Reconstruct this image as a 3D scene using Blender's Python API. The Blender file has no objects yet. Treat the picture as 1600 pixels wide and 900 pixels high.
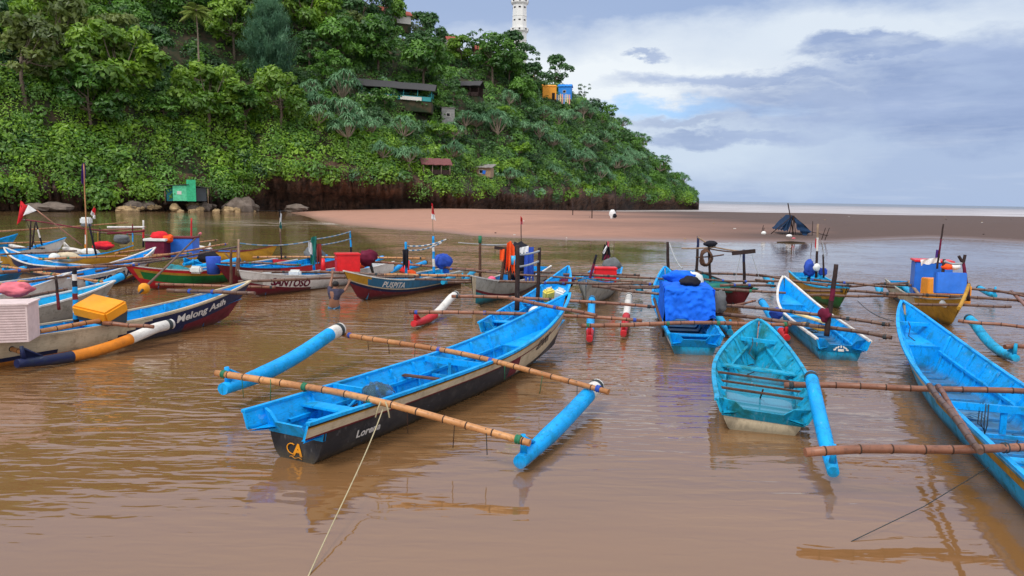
import bpy, bmesh, math, random
import numpy as np
from mathutils import Vector, Matrix, Euler
from mathutils import noise as mnoise
random.seed(7)
C = bpy.context.scene
COL = C.collection
# ---------------------------------------------------------------- camera
CAM_H = 3.4
F_PX = 1180.0
PITCH = math.radians(6.82)
ROLL = math.radians(1.0)
RM = Matrix.Rotation(math.radians(90) - PITCH, 3, 'X') @ Matrix.Rotation(ROLL, 3, 'Z')
cam_d = bpy.data.cameras.new('camera'); cam = bpy.data.objects.new('camera', cam_d); COL.objects.link(cam)
cam.matrix_world = Matrix.Translation((0, 0, CAM_H)) @ RM.to_4x4()
cam_d.sensor_width = 36; cam_d.lens = 36 * F_PX / 1600
cam_d.clip_start = 0.05; cam_d.clip_end = 40000
C.camera = cam
# ---------------------------------------------------------------- sun and sky
SUN_EL, SUN_AZ = math.radians(52), math.radians(215)      # azimuth clockwise from +Y
sun_d = bpy.data.lights.new('sun', 'SUN'); sun = bpy.data.objects.new('sun', sun_d); COL.objects.link(sun)
sun_d.energy = 1.5; sun_d.angle = math.radians(14); sun_d.color = (1.0, 0.96, 0.90)
sv = Vector((math.sin(SUN_AZ) * math.cos(SUN_EL), math.cos(SUN_AZ) * math.cos(SUN_EL), math.sin(SUN_EL)))
sun.rotation_euler = sv.to_track_quat('Z', 'Y').to_euler()
W = bpy.data.worlds.new('World'); C.world = W; W.use_nodes = True
C.view_settings.view_transform = 'Standard'; C.view_settings.look = 'None'
C.view_settings.exposure = 0.25; C.view_settings.gamma = 1.0
C.cycles.max_bounces = 6; C.cycles.diffuse_bounces = 3; C.cycles.glossy_bounces = 3
C.cycles.transmission_bounces = 4; C.cycles.transparent_max_bounces = 4
C.cycles.use_denoising = True

class NT:                                                  # tiny node helper
    def __init__(s, tree): s.t = tree; s.n = tree.nodes; s.l = tree.links; s.n.clear()
    def new(s, kind, **kw):
        nd = s.n.new('ShaderNode' + kind)
        ins = kw.pop('ins', {})
        for k, v in kw.items(): setattr(nd, k, v)
        for k, v in ins.items():
            sock = nd.inputs[k]
            if isinstance(v, bpy.types.NodeSocket): s.l.new(v, sock)
            else: sock.default_value = v
        return nd
    def math(s, op, a, b=0.0, c=0.0, clamp=False):
        nd = s.n.new('ShaderNodeMath'); nd.operation = op; nd.use_clamp = clamp
        for i, v in enumerate((a, b, c)):
            if isinstance(v, bpy.types.NodeSocket): s.l.new(v, nd.inputs[i])
            else: nd.inputs[i].default_value = v
        return nd.outputs[0]
    def mix(s, f, a, b, blend='MIX'):
        nd = s.n.new('ShaderNodeMix'); nd.data_type = 'RGBA'; nd.blend_type = blend
        for k, v in ((0, f), (6, a), (7, b)):
            if isinstance(v, bpy.types.NodeSocket): s.l.new(v, nd.inputs[k])
            else:
                nd.inputs[k].default_value = v if k == 0 else (tuple(v) + (1,) if len(v) == 3 else v)
        return nd.outputs[2]
    def ramp(s, f, stops, interp='LINEAR'):
        nd = s.n.new('ShaderNodeValToRGB'); nd.color_ramp.interpolation = interp
        cr = nd.color_ramp
        while len(cr.elements) < len(stops): cr.elements.new(0.5)
        for e, (p, c) in zip(cr.elements, stops):
            e.position = p; e.color = (c, c, c, 1) if not hasattr(c, '__len__') else tuple(c) + (1,)
        s.l.new(f, nd.inputs[0]); return nd.outputs[0]
    def noise(s, vec, scale, detail=3, rough=.5, dist=0):
        nd = s.new('TexNoise', ins={'Vector': vec, 'Scale': scale, 'Detail': detail, 'Roughness': rough, 'Distortion': dist})
        return nd.outputs[0]
    def mapping(s, vec, scale=(1, 1, 1), loc=(0, 0, 0), rot=(0, 0, 0)):
        return s.new('Mapping', ins={'Vector': vec, 'Scale': scale, 'Location': loc, 'Rotation': rot}).outputs[0]

def build_world():
    n = NT(W.node_tree)
    tc = n.new('TexCoord').outputs['Generated']
    sky = n.new('TexSky', sky_type='NISHITA', sun_disc=False, sun_elevation=SUN_EL, sun_rotation=SUN_AZ,
                air_density=1.2, dust_density=1.5, ozone_density=1.5)
    sep = n.new('SeparateXYZ', ins={0: tc})
    x, y, z = sep.outputs
    zc = n.math('MAXIMUM', z, 0.0)
    zz = n.math('ADD', zc, 0.22)
    u = n.math('DIVIDE', x, zz); v = n.math('DIVIDE', y, zz)
    uv = n.new('CombineXYZ', ins={0: u, 1: v, 2: 0.0}).outputs[0]
    az = n.math('ARCTAN2', x, y)                            # 0 ahead, + to the right
    el = n.math('ARCSINE', z)
    ae = n.new('CombineXYZ', ins={0: az, 1: el, 2: 0.0}).outputs[0]
    wob = n.noise(n.mapping(ae, (9, 20, 1)), 1.0, 6, .62)
    wob2 = n.noise(n.mapping(ae, (9, 20, 1), (5, 3, 0)), 1.0, 6, .62)
    azw = n.math('ADD', az, n.math('MULTIPLY', n.math('SUBTRACT', wob, .5), .16))
    elw = n.math('ADD', el, n.math('MULTIPLY', n.math('SUBTRACT', wob2, .5), .075))
    def blob(a0, e0, wa, we, soft=1.0):                    # 1 inside an ellipse on the sky dome
        da = n.math('DIVIDE', n.math('SUBTRACT', azw, a0), wa); de = n.math('DIVIDE', n.math('SUBTRACT', elw, e0), we)
        r = n.math('SQRT', n.math('ADD', n.math('MULTIPLY', da, da), n.math('MULTIPLY', de, de)))
        return n.math('DIVIDE', n.math('SUBTRACT', 1 + soft * .5, r), soft, clamp=True)
    def add(a, b): return n.math('MAXIMUM', a, b)
    skyc = n.mix(1.0, sky.outputs[0], (1.35, 1.25, 1.35), 'MULTIPLY')
    # thin high veil, everywhere
    veil = n.ramp(n.noise(n.mapping(uv, (.55, .9, 1)), 1.2, 5, .55), [(.2, .7), (.75, 1.0)])
    veilc = n.mix(n.ramp(n.noise(n.mapping(uv, (.3, .6, 1), (3, 1, 0)), 1.3, 4, .5), [(.3, 0), (.7, 1)]), (2.64, 3.56, 5.57), (3.44, 4.29, 6.09))
    c = n.mix(veil, skyc, veilc)
    c = n.mix(n.math('MULTIPLY', blob(.35, .02, .8, .085, .8), .85), c, (3.60, 4.54, 6.35))
    c = n.mix(n.math('MULTIPLY', blob(.13, .150, .28, .050, 1.1), 1.0), c, (7.3, 7.8, 8.2))
    c = n.mix(n.math('MULTIPLY', blob(.42, .198, .24, .030, 1.2), .95), c, (6.3, 7.0, 7.8))
    c = n.mix(n.math('MULTIPLY', blob(.22, .062, .16, .040, 1.2), .6), c, (6.3, 7.2, 8.0))
    c = n.mix(n.math('MULTIPLY', blob(.21, .113, .12, .008, 1.2), .9), c, (3.6, 5.9, 9.0))
    m = add(blob(.60, .125, .23, .060, .45), blob(.43, .178, .085, .017, .5))
    m = add(m, n.math('MULTIPLY', blob(.36, .118, .13, .030, .7), .85))
    m = add(m, n.math('MULTIPLY', blob(.30, .148, .16, .011, .8), .9))
    m = add(m, n.math('MULTIPLY', blob(.26, .078, .13, .010, .8), .8))
    m = add(m, n.math('MULTIPLY', blob(.17, .178, .022, .004, .8), .8))
    m = add(m, n.math('MULTIPLY', blob(.22, .098, .10, .006, 1.0), .6))
    tex = n.ramp(n.noise(n.mapping(ae, (6, 24, 1), (2, 1, 0)), 1.6, 7, .62), [(.28, 0.45), (.50, 1)])
    mm = n.math('MULTIPLY', m, tex, clamp=True)
    cc = n.mix(n.ramp(n.noise(n.mapping(ae, (3, 12, 1), (7, 4, 0)), 1.8, 6, .6), [(.35, 0), (.65, 1)]), (2.29, 3.11, 5.07), (3.34, 4.19, 6.13))
    c = n.mix(n.math('MULTIPLY', mm, .96), c, cc)
    st = n.ramp(n.noise(n.mapping(ae, (4, 40, 1), (0, 9, 0)), 1.2, 6, .6), [(.55, 0), (.75, .35)])
    st = n.math('MULTIPLY', st, n.ramp(el, [(.0, 1), (.14, .6), (.2, 0)]))
    c = n.mix(st, c, (6.0, 6.6, 7.6))
    # overhead and behind the camera: plain bright overcast
    up = n.ramp(el, [(.30, 0), (.7, 1)])
    c = n.mix(n.math('MULTIPLY', up, .85), c, (10.6, 10.4, 10.5))
    back = n.ramp(n.math('MULTIPLY', y, -1.0), [(0.0, 0), (.5, .8)])
    c = n.mix(back, c, (12.0, 11.9, 12.0))
    bg = n.new('Background', ins={0: c, 1: 0.1})
    out = n.new('OutputWorld'); n.l.new(bg.outputs[0], out.inputs[0])
build_world()
# ---------------------------------------------------------------- pixel <-> world helpers
CP = Vector((0, 0, CAM_H))
def ray(px, py): return RM @ Vector(((px - 800) / F_PX, -(py - 450) / F_PX, -1))
def G(px, py, z=0.0):                                      # point of plane z seen at a photo pixel
    d = ray(px, py); return CP + d * ((z - CAM_H) / d.z)
def AT(px, py, Y):                                         # point at depth Y
    d = ray(px, py); return CP + d * (Y / d.y)
def PX(p):
    q = RM.transposed() @ (Vector(p) - CP); return 800 + F_PX * q.x / -q.z, 450 - F_PX * q.y / -q.z
# ---------------------------------------------------------------- object helpers
def tag(o, label=None, cat=None, group=None, kind=None):
    for k, v in (('label', label), ('category', cat), ('group', group), ('kind', kind)):
        if v: o[k] = v
    return o
def empty(name, loc, rz=0, label=None, cat=None, group=None):
    o = bpy.data.objects.new(name, None); COL.objects.link(o); o.empty_display_size = .2
    o.location = loc; o.rotation_euler = (0, 0, rz)
    return tag(o, label, cat, group)
def np_mesh(name, V, Fq, mats, mi=None, smooth=False, tint=None):
    me = bpy.data.meshes.new(name); V = np.asarray(V, np.float32); Fq = np.asarray(Fq, np.int32)
    k = Fq.shape[1]; me.vertices.add(len(V)); me.vertices.foreach_set('co', V.ravel())
    me.loops.add(Fq.size); me.loops.foreach_set('vertex_index', Fq.ravel())
    me.polygons.add(len(Fq)); me.polygons.foreach_set('loop_start', np.arange(0, Fq.size, k, dtype=np.int32))
    if mi is not None: me.polygons.foreach_set('material_index', np.asarray(mi, np.int32))
    me.polygons.foreach_set('use_smooth', np.full(len(Fq), smooth))
    for m in mats: me.materials.append(m)
    if tint is not None:
        a = me.attributes.new('tint', 'FLOAT', 'FACE'); a.data.foreach_set('value', np.asarray(tint, np.float32))
    me.update(calc_edges=True)
    return me
def link(name, me, parent=None):
    o = bpy.data.objects.new(name, me); COL.objects.link(o)
    if parent: o.parent = parent
    return o
class MB:                                                  # mesh builder: collects shapes, one object at the end
    def __init__(s): s.v = []; s.f = []; s.m = []; s.sm = []
    def add(s, vs, fs, m=0, smooth=False):
        b = len(s.v); s.v += [tuple(v) for v in vs]
        for f in fs: s.f.append([b + i for i in f]); s.m.append(m); s.sm.append(smooth)
        return s
    def box(s, c, d, m=0, rz=0, rx=0, ry=0, bev=0.0):
        R = Euler((rx, ry, rz)).to_matrix(); c = Vector(c); x, y, z = (a / 2 for a in d)
        if bev <= 0:
            vs = [c + R @ Vector((i * x, j * y, k * z)) for i in (-1, 1) for j in (-1, 1) for k in (-1, 1)]
            return s.add(vs, [(0, 1, 3, 2), (4, 6, 7, 5), (0, 4, 5, 1), (2, 3, 7, 6), (0, 2, 6, 4), (1, 5, 7, 3)], m)
        bm = bmesh.new(); bmesh.ops.create_cube(bm, size=1)
        bmesh.ops.scale(bm, vec=d, verts=bm.verts)
        bmesh.ops.bevel(bm, geom=bm.edges[:], offset=bev, segments=2, affect='EDGES')
        bm.verts.index_update()
        s.add([c + R @ v.co for v in bm.verts], [[v.index for v in f.verts] for f in bm.faces], m); bm.free(); return s
    def tube(s, pts, r, n=8, m=0, caps=True, smooth=True, rings_m=None):
        pts = [Vector(p) for p in pts]; k = len(pts)
        rr = r if hasattr(r, '__len__') else [r] * k
        vs = []; up = None
        for i, p in enumerate(pts):
            t = (pts[min(i + 1, k - 1)] - pts[max(i - 1, 0)])
            t = t.normalized() if t.length > 1e-9 else Vector((0, 0, 1))
            if up is None: up = Vector((0, 0, 1)) if abs(t.z) < .9 else Vector((1, 0, 0))
            a = t.cross(up); a = a.normalized() if a.length > 1e-6 else t.orthogonal().normalized()
            b = a.cross(t).normalized(); up = b
            for j in range(n):
                q = 2 * math.pi * j / n; vs.append(p + (a * math.cos(q) + b * math.sin(q)) * rr[i])
        for i in range(k - 1):
            fs = [(i * n + j, i * n + (j + 1) % n, (i + 1) * n + (j + 1) % n, (i + 1) * n + j) for j in range(n)]
            if i == 0: s.add(vs, fs, rings_m[0] if rings_m else m, smooth); base = len(s.v) - len(vs)
            else:
                for f in fs: s.f.append([base + q for q in f]); s.m.append(rings_m[i] if rings_m else m); s.sm.append(smooth)
        if caps:
            s.f.append([base + j for j in range(n)][::-1]); s.m.append(rings_m[0] if rings_m else m); s.sm.append(False)
            s.f.append([base + (k - 1) * n + j for j in range(n)]); s.m.append(rings_m[-1] if rings_m else m); s.sm.append(False)
        return s
    def grid(s, P, m=0, smooth=True, mf=None, closed=False):   # P[i][j] -> sheet; mf(i,j) gives the material
        ni, nj = len(P), len(P[0]); b = len(s.v)
        for row in P: s.v += [tuple(p) for p in row]
        for i in range(ni - 1):
            for j in range(nj if closed else nj - 1):
                s.f.append([b + i * nj + j, b + i * nj + (j + 1) % nj, b + (i + 1) * nj + (j + 1) % nj, b + (i + 1) * nj + j])
                s.m.append(mf(i, j) if mf else m); s.sm.append(smooth)
        return s
    def blob(s, c, r, m=0, seed=0, amp=.15, nu=20, nv=14, freq=2.5):
        rs = random.Random(seed); ph = [rs.uniform(0, 6.28) for _ in range(6)]
        P = []
        for i in range(nv + 1):
            th = math.pi * i / nv; row = []
            for j in range(nu):
                q = 2 * math.pi * j / nu
                d = Vector((math.sin(th) * math.cos(q), math.sin(th) * math.sin(q), math.cos(th)))
                o_ = Vector(ph[:3]) * 3; k = 1 + amp * (2.2 * mnoise.noise(d * 1.3 + o_) + 2.2 * (.35 - abs(mnoise.noise(d * 2.6 + o_))) + 1.0 * mnoise.noise(d * 6 + o_))
                row.append(Vector(c) + Vector((d.x * r[0], d.y * r[1], d.z * r[2])) * k)
            P.append(row)
        return s.grid(P, m, closed=True)
    def build(s, name, mats, parent=None, world=False):
        if not isinstance(mats, (list, tuple)): mats = [mats]
        me = bpy.data.meshes.new(name); v = s.v
        if world and parent is not None:
            inv = (Matrix.Translation(parent.location) @ parent.rotation_euler.to_matrix().to_4x4()).inverted()
            v = [inv @ Vector(p) for p in v]
        me.from_pydata(v, [], s.f)
        for m in mats: me.materials.append(m)
        me.polygons.foreach_set('material_index', s.m); me.polygons.foreach_set('use_smooth', s.sm); me.update()
        bm = bmesh.new(); bm.from_mesh(me); bmesh.ops.recalc_face_normals(bm, faces=bm.faces); bm.to_mesh(me); bm.free()
        return link(name, me, parent)
# ---------------------------------------------------------------- materials
M = {}
def paint(name, col, rough=.45, grime=(.05, .07, .05), amt=.35, scale=3.0, var=.18, spec=.22, bump=.12):
    m = bpy.data.materials.new(name); m.use_nodes = True; n = NT(m.node_tree)
    tc = n.new('TexCoord').outputs['Object']; rnd = n.new('ObjectInfo').outputs['Random']
    off = n.new('VectorMath', operation='ADD', ins={0: tc}); n.l.new(n.new('CombineXYZ', ins={0: n.math('MULTIPLY', rnd, 40), 1: rnd, 2: rnd}).outputs[0], off.inputs[1]); tc2 = off.outputs[0]
    a = n.noise(tc2, scale, 6, .65)
    b = n.noise(tc2, scale * .45, 3, .5)
    fine = n.noise(n.mapping(tc2, (.6, 5, 5)), scale * 6, 4, .6)
    c = n.mix(n.ramp(b, [(.3, 0), (.7, 1)]), tuple(x * (1 - var) for x in col), tuple(min(1, x * (1 + var * .6)) for x in col))
    d = n.noise(n.mapping(tc2, (1.0, 2.2, .8), (9, 2, 5)), scale * 2.3, 7, .7)
    c = n.mix(n.math('MULTIPLY', n.ramp(a, [(.50, 0), (.64, 1)]), amt), c, grime)
    c = n.mix(n.math('MULTIPLY', n.ramp(d, [(.56, 0), (.64, 1)]), amt * .8), c, tuple(x * .6 for x in grime))
    c = n.mix(n.math('MULTIPLY', n.ramp(d, [(.34, 1), (.40, 0)]), amt * .55), c, tuple(min(1, x * .7 + .22) for x in col))
    c = n.mix(n.math('MULTIPLY', n.ramp(fine, [(.35, 1), (.5, 0)]), .22 * min(1, amt * 2.5)), c, tuple(x * .45 for x in grime))
    wz = n.new('SeparateXYZ', ins={0: n.new('NewGeometry').outputs['Position']}).outputs[2]
    wl = n.ramp(n.math('ADD', wz, n.math('MULTIPLY', n.math('SUBTRACT', d, .5), .30)), [(.03, 1), (.15, 0)])     # mud and scum line near the water
    c = n.mix(n.math('MULTIPLY', wl, .62), c, (.075, .062, .040))
    seam = n.math('PINGPONG', n.math('ADD', n.new('SeparateXYZ', ins={0: tc}).outputs[2], n.math('MULTIPLY', b, .02)), .075)
    c = n.mix(n.math('MULTIPLY', n.ramp(seam, [(.0, 1), (.004, 0)]), .40 * min(1, amt * 2)), c, tuple(x * .35 for x in col))
    bs = n.new('BsdfPrincipled', ins={'Base Color': c, 'Roughness': n.ramp(a, [(.3, rough * .8), (.7, min(1, rough * 1.5))])})
    bs.inputs['Specular IOR Level'].default_value = spec
    bp = n.new('Bump', ins={'Strength': bump, 'Distance': .02, 'Height': fine}); n.l.new(bp.outputs[0], bs.inputs['Normal'])
    n.l.new(bs.outputs[0], n.new('OutputMaterial').inputs[0]); M[name] = m; return m
def plain(name, col, rough=.6, var=.12, scale=6, spec=.4, bump=0, metal=0):
    m = bpy.data.materials.new(name); m.use_nodes = True; n = NT(m.node_tree)
    tc = n.new('TexCoord').outputs['Object']; a = n.noise(tc, scale, 4, .6)
    c = n.mix(n.ramp(a, [(.3, 0), (.7, 1)]), tuple(x * (1 - var) for x in col), tuple(min(1, x * (1 + var)) for x in col))
    bs = n.new('BsdfPrincipled', ins={'Base Color': c, 'Roughness': rough, 'Metallic': metal})
    bs.inputs['Specular IOR Level'].default_value = spec
    if bump:
        bp = n.new('Bump', ins={'Strength': bump, 'Distance': .05, 'Height': a}); n.l.new(bp.outputs[0], bs.inputs['Normal'])
    n.l.new(bs.outputs[0], n.new('OutputMaterial').inputs[0]); M[name] = m; return m
def leafmat(name, dark, light, trans=.35):
    m = bpy.data.materials.new(name); m.use_nodes = True; n = NT(m.node_tree)
    t = n.new('Attribute', attribute_name='tint').outputs['Fac']; rnd = n.new('ObjectInfo').outputs['Random']
    geo = n.new('NewGeometry').outputs['Position']
    k = n.noise(geo, .11, 3, .55)
    f = n.math('ADD', n.math('MULTIPLY', t, .80), n.math('ADD', n.math('MULTIPLY', n.math('SUBTRACT', k, .58), 1.5), n.math('MULTIPLY', n.math('SUBTRACT', rnd, .3), .35)), clamp=True)
    c = n.mix(f, dark, light)
    d = n.new('BsdfDiffuse', ins={'Color': c}); tr = n.new('BsdfTranslucent', ins={'Color': c})
    gl = n.new('BsdfGlossy', ins={'Color': (1, 1, 1, 1), 'Roughness': .45})
    mx = n.new('MixShader', ins={0: trans}); n.l.new(d.outputs[0], mx.inputs[1]); n.l.new(tr.outputs[0], mx.inputs[2])
    m2 = n.new('MixShader', ins={0: .035}); n.l.new(mx.outputs[0], m2.inputs[1]); n.l.new(gl.outputs[0], m2.inputs[2])
    n.l.new(m2.outputs[0], n.new('OutputMaterial').inputs[0]); M[name] = m; return m
# ================================================================ water, sea, sand
def water_material():
    m = bpy.data.materials.new('muddy_water'); m.use_nodes = True; n = NT(m.node_tree)
    p = n.new('NewGeometry').outputs['Position']
    sep = n.new('SeparateXYZ', ins={0: p}); x, y, z = sep.outputs
    big = n.noise(n.mapping(p, (.03, .09, 1)), 1.0, 4, .55)
    c = n.mix(n.ramp(big, [(.35, 0), (.65, 1)]), (.188, .093, .034), (.245, .128, .053))
    sil = n.noise(n.mapping(p, (.12, .30, 1), rot=(0, 0, .5)), 1.0, 3, .5)
    c = n.mix(n.math('MULTIPLY', n.ramp(sil, [(.45, 0), (.7, 1)]), .35), c, (.138, .080, .034))
    far = n.ramp(n.math('MULTIPLY', y, .01), [(.12, 0), (.5, 1)])
    c = n.mix(n.math('MULTIPLY', far, .6), c, (.125, .080, .038))
    # foam where the current runs past the sand tip
    fx = n.math('DIVIDE', n.math('SUBTRACT', x, -24), 16); fy = n.math('DIVIDE', n.math('SUBTRACT', y, 88), 13)
    fm = n.math('SUBTRACT', 1.2, n.math('SQRT', n.math('ADD', n.math('MULTIPLY', fx, fx), n.math('MULTIPLY', fy, fy))), clamp=True)
    fn = n.ramp(n.noise(n.mapping(p, (.10, .8, 1)), 1.6, 6, .65), [(.50, 0), (.60, 1)])
    foam = n.math('MULTIPLY', fm, fn, clamp=True)
    c = n.mix(n.math('MULTIPLY', foam, .8), c, (.62, .55, .50))
    # ripples: long low swell lines plus a fine chop, stronger in patches
    r1 = n.noise(n.mapping(p, (.55, 2.6, 1), rot=(0, 0, .22)), 1.2, 1.2, .5, .5)
    r2 = n.noise(n.mapping(p, (1.5, 4.6, 1), rot=(0, 0, -.25)), 1.4, 1.2, .5, .7)
    r3 = n.noise(n.mapping(p, (.25, .9, 1), rot=(0, 0, -.1)), 1.0, 2, .5)
    patch = n.ramp(n.noise(n.mapping(p, (.16, .22, 1), (4, 2, 0)), 1.0, 2, .5), [(.38, .35), (.62, 1.0)])
    near = n.ramp(n.math('MULTIPLY', y, .05), [(.33, .14), (.66, 1.0)])
    h = n.math('ADD', n.math('MULTIPLY', r1, .75), n.math('ADD', n.math('MULTIPLY', r2, .34), n.math('MULTIPLY', r3, .8)))
    calm = n.math('MULTIPLY', n.ramp(n.math('MULTIPLY', y, .02), [(.55, 0), (.9, 1)]), n.ramp(n.math('ADD', n.math('MULTIPLY', x, .05), .3), [(.2, 0), (.6, 1)]))
    h = n.math('MULTIPLY', n.math('MULTIPLY', h, n.math('MULTIPLY', patch, near)), n.math('SUBTRACT', 1.0, n.math('MULTIPLY', calm, .80)))
    bp = n.new('Bump', ins={'Strength': 1.0, 'Distance': .062, 'Height': h})
    bs = n.new('BsdfPrincipled', ins={'Base Color': c, 'Roughness': n.math('ADD', .025, n.math('MULTIPLY', foam, .5)), 'IOR': 1.88})
    n.l.new(bp.outputs[0], bs.inputs['Normal'])
    n.l.new(bs.outputs[0], n.new('OutputMaterial').inputs[0]); return m
def sea_material():
    m = bpy.data.materials.new('sea_water'); m.use_nodes = True; n = NT(m.node_tree)
    p = n.new('NewGeometry').outputs['Position']; sep = n.new('SeparateXYZ', ins={0: p}); x, y, z = sep.outputs
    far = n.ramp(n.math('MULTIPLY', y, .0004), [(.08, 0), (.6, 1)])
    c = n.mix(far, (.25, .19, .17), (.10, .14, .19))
    fn = n.noise(n.mapping(p, (.012, .06, 1)), 1.5, 7, .7)
    surf = n.ramp(n.math('MULTIPLY', y, .001), [(.2, 1), (.6, .7), (1.0, .2)])
    foam = n.math('MULTIPLY', n.ramp(fn, [(.42, 0), (.56, 1)]), surf, clamp=True)
    c = n.mix(n.math('MULTIPLY', foam, .75), c, (.74, .72, .72))
    h = n.noise(n.mapping(p, (.05, .25, 1)), 1.0, 5, .6)
    bp = n.new('Bump', ins={'Strength': .8, 'Distance': .8, 'Height': h})
    bs = n.new('BsdfPrincipled', ins={'Base Color': c, 'Roughness': .35, 'IOR': 1.33}); n.l.new(bp.outputs[0], bs.inputs['Normal'])
    n.l.new(bs.outputs[0], n.new('OutputMaterial').inputs[0]); return m
def sand_material():
    m = bpy.data.materials.new('sand'); m.use_nodes = True; n = NT(m.node_tree)
    p = n.new('NewGeometry').outputs['Position']; sep = n.new('SeparateXYZ', ins={0: p}); x, y, z = sep.outputs
    pale_left = n.ramp(n.math('ADD', n.math('MULTIPLY', x, .01), n.math('MULTIPLY', n.math('SUBTRACT', n.noise(n.mapping(p, (.03, .08, 1)), 1, 3), .5), .4)), [(-.0, 1), (.30, 0)])  # sand tone runs from pale at the left to dark brown at the right
    c = n.mix(pale_left, (.080, .048, .040), (.400, .205, .140))
    g = n.noise(n.mapping(p, (.5, 1.6, 1)), 1.2, 6, .65)
    c = n.mix(n.math('MULTIPLY', n.ramp(g, [(.35, 1), (.6, 0)]), .28), c, (.11, .062, .045))
    sp = n.ramp(n.noise(n.mapping(p, (1, 2.2, 1)), 1.1, 2, .4), [(.76, 0), (.80, 1)])
    c = n.mix(n.math('MULTIPLY', sp, .5), c, (.45, .36, .30))
    wet = n.ramp(n.math('ADD', z, n.math('MULTIPLY', n.math('SUBTRACT', g, .5), .10)), [(.02, 1), (.24, 0)])
    c = n.mix(n.math('MULTIPLY', wet, .6), c, (.17, .10, .075))
    rg = n.math('SUBTRACT', .9, n.math('MULTIPLY', wet, .6))
    bp = n.new('Bump', ins={'Strength': .5, 'Distance': .15, 'Height': g})
    bs = n.new('BsdfPrincipled', ins={'Base Color': c, 'Roughness': rg}); n.l.new(bp.outputs[0], bs.inputs['Normal'])
    n.l.new(bs.outputs[0], n.new('OutputMaterial').inputs[0]); return m
def interp(tab, x):
    xs = [t[0] for t in tab]; return float(np.interp(x, xs, [t[1] for t in tab]))
mb = MB(); mb.add([(-400, -60, 0), (400, -60, 0), (400, 149, 0), (-400, 149, 0)], [(0, 1, 2, 3)])
tag(mb.build('water', water_material()), 'muddy brown lagoon water', kind='structure')
mb = MB(); mb.add([(-30000, 149, 0), (30000, 149, 0), (30000, 30000, 0), (-30000, 30000, 0)], [(0, 1, 2, 3)])
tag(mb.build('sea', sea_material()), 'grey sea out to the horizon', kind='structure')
# seabed far below keeps a floor under everything
# sand spit: columns by bearing, rows by distance
FRONT = [(430, 150), (470, 122), (500, 96), (540, 84), (600, 77), (680, 73), (750, 65.5), (900, 62.5), (1050, 64), (1200, 65), (1300, 67), (1400, 76), (1450, 80), (1520, 77), (1600, 72), (1800, 66), (2600, 60)]
CREST = [(430, -.3), (470, .05), (520, .35), (700, .8), (1000, 1.0), (1300, 1.2), (2600, 1.25)]
def sand_h(px, Y):
    f = interp(FRONT, px); cr = interp(CREST, px); t = Y - f
    z = cr * (1 - math.exp(-max(t, 0) / 12)) + min(t, 0) * .06 - .0
    z += .07 * math.sin(px * .013 + Y * .11) * min(1, max(t, 0) / 15) + .04 * math.sin(px * .031 - Y * .23) * min(1, max(t, 0) / 15)
    z += .35 * math.exp(-((px - 1560) / 190) ** 2 - ((Y - 96) / 10) ** 2)
    if Y > 165: z -= (Y - 165) * .07
    return z
P = []
for i in range(190):
    px = 425 + (2600 - 425) * (i / 189) ** 1.35
    f = interp(FRONT, px); row = []
    for j in range(70):
        Y = f - 5 + (215 - f) * (j / 69) ** 1.6
        row.append(((px - 800) / F_PX * Y, Y, sand_h(px, Y)))
    P.append(row)
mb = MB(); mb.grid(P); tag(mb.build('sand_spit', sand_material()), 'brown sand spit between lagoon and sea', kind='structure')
# ================================================================ headland
HILL = [  # px, shore distance, lip height, ridge distance, ridge pixel y (ground, below the trees)
 (-700, 100, 4, 185, -260), (-300, 108, 4, 188, -230), (0, 115, 4, 190, -190), (200, 128, 3.6, 200, -150), (395, 143, 4.5, 212, -85), (420, 144, 8.6, 212, -70),
 (480, 147, 8.6, 214, -15), (600, 154, 7.6, 222, 56), (700, 162, 5.6, 232, 92), (800, 186, 5, 240, 122), (860, 202, 5.5, 250, 140), (900, 215, 5.5, 258, 162),
 (950, 232, 6, 268, 192), (990, 248, 5.8, 278, 230), (1022, 262, 5.6, 286, 262), (1050, 276, 5.4, 293, 286), (1070, 286, 5.0, 297, 300), (1086, 292, 2.6, 300, 311)]
HX = [h[0] for h in HILL]
def hill_par(px): return [float(np.interp(px, HX, [h[k] for h in HILL])) for k in (1, 2, 3, 4)]
def hor(px): return 309 + (px - 800) * .01745
def hprof(px, v):
    a = np.interp(v, [0, .12, .30, .36, 1.0], [0, .20, .25, .28, 1])       # left: steep green wall, terrace, slope
    b = np.interp(v, [0, .25, .6, 1.0], [0, .30, .66, 1])
    w = min(1, max(0, (px - 420) / 300)); return a * (1 - w) + b * w
def fnoise(x, y, s=0):
    return (math.sin(x * 1.0 + 1.3 * math.sin(y * .7 + s)) + math.sin(y * 1.2 + 1.7 * math.sin(x * .6 + s * 2)) + .5 * math.sin(x * 2.3 - y * 1.9 + s * 3)) / 2.5
def hill_pt(px, v):
    d0, lip, dr, ry = hill_par(px); H = CAM_H + (hor(px) - ry) / F_PX * dr
    Y = d0 + (dr - d0) * v; X = (px - 800) / F_PX * Y
    if v <= 1: z = lip + (H - lip) * hprof(px, v)
    else: z = H - (v - 1) * (dr - d0) * .35 - max(0, v - 1.3) * (dr - d0) * .6
    k = min(1, max(0, v) * 6)
    z += k * ((1.9 if v < .3 else 1.2) * fnoise(X * .13, Y * .16, 1) + .5 * fnoise(X * .4, Y * .5, 2))
    return Vector((X, Y, z))
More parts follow.
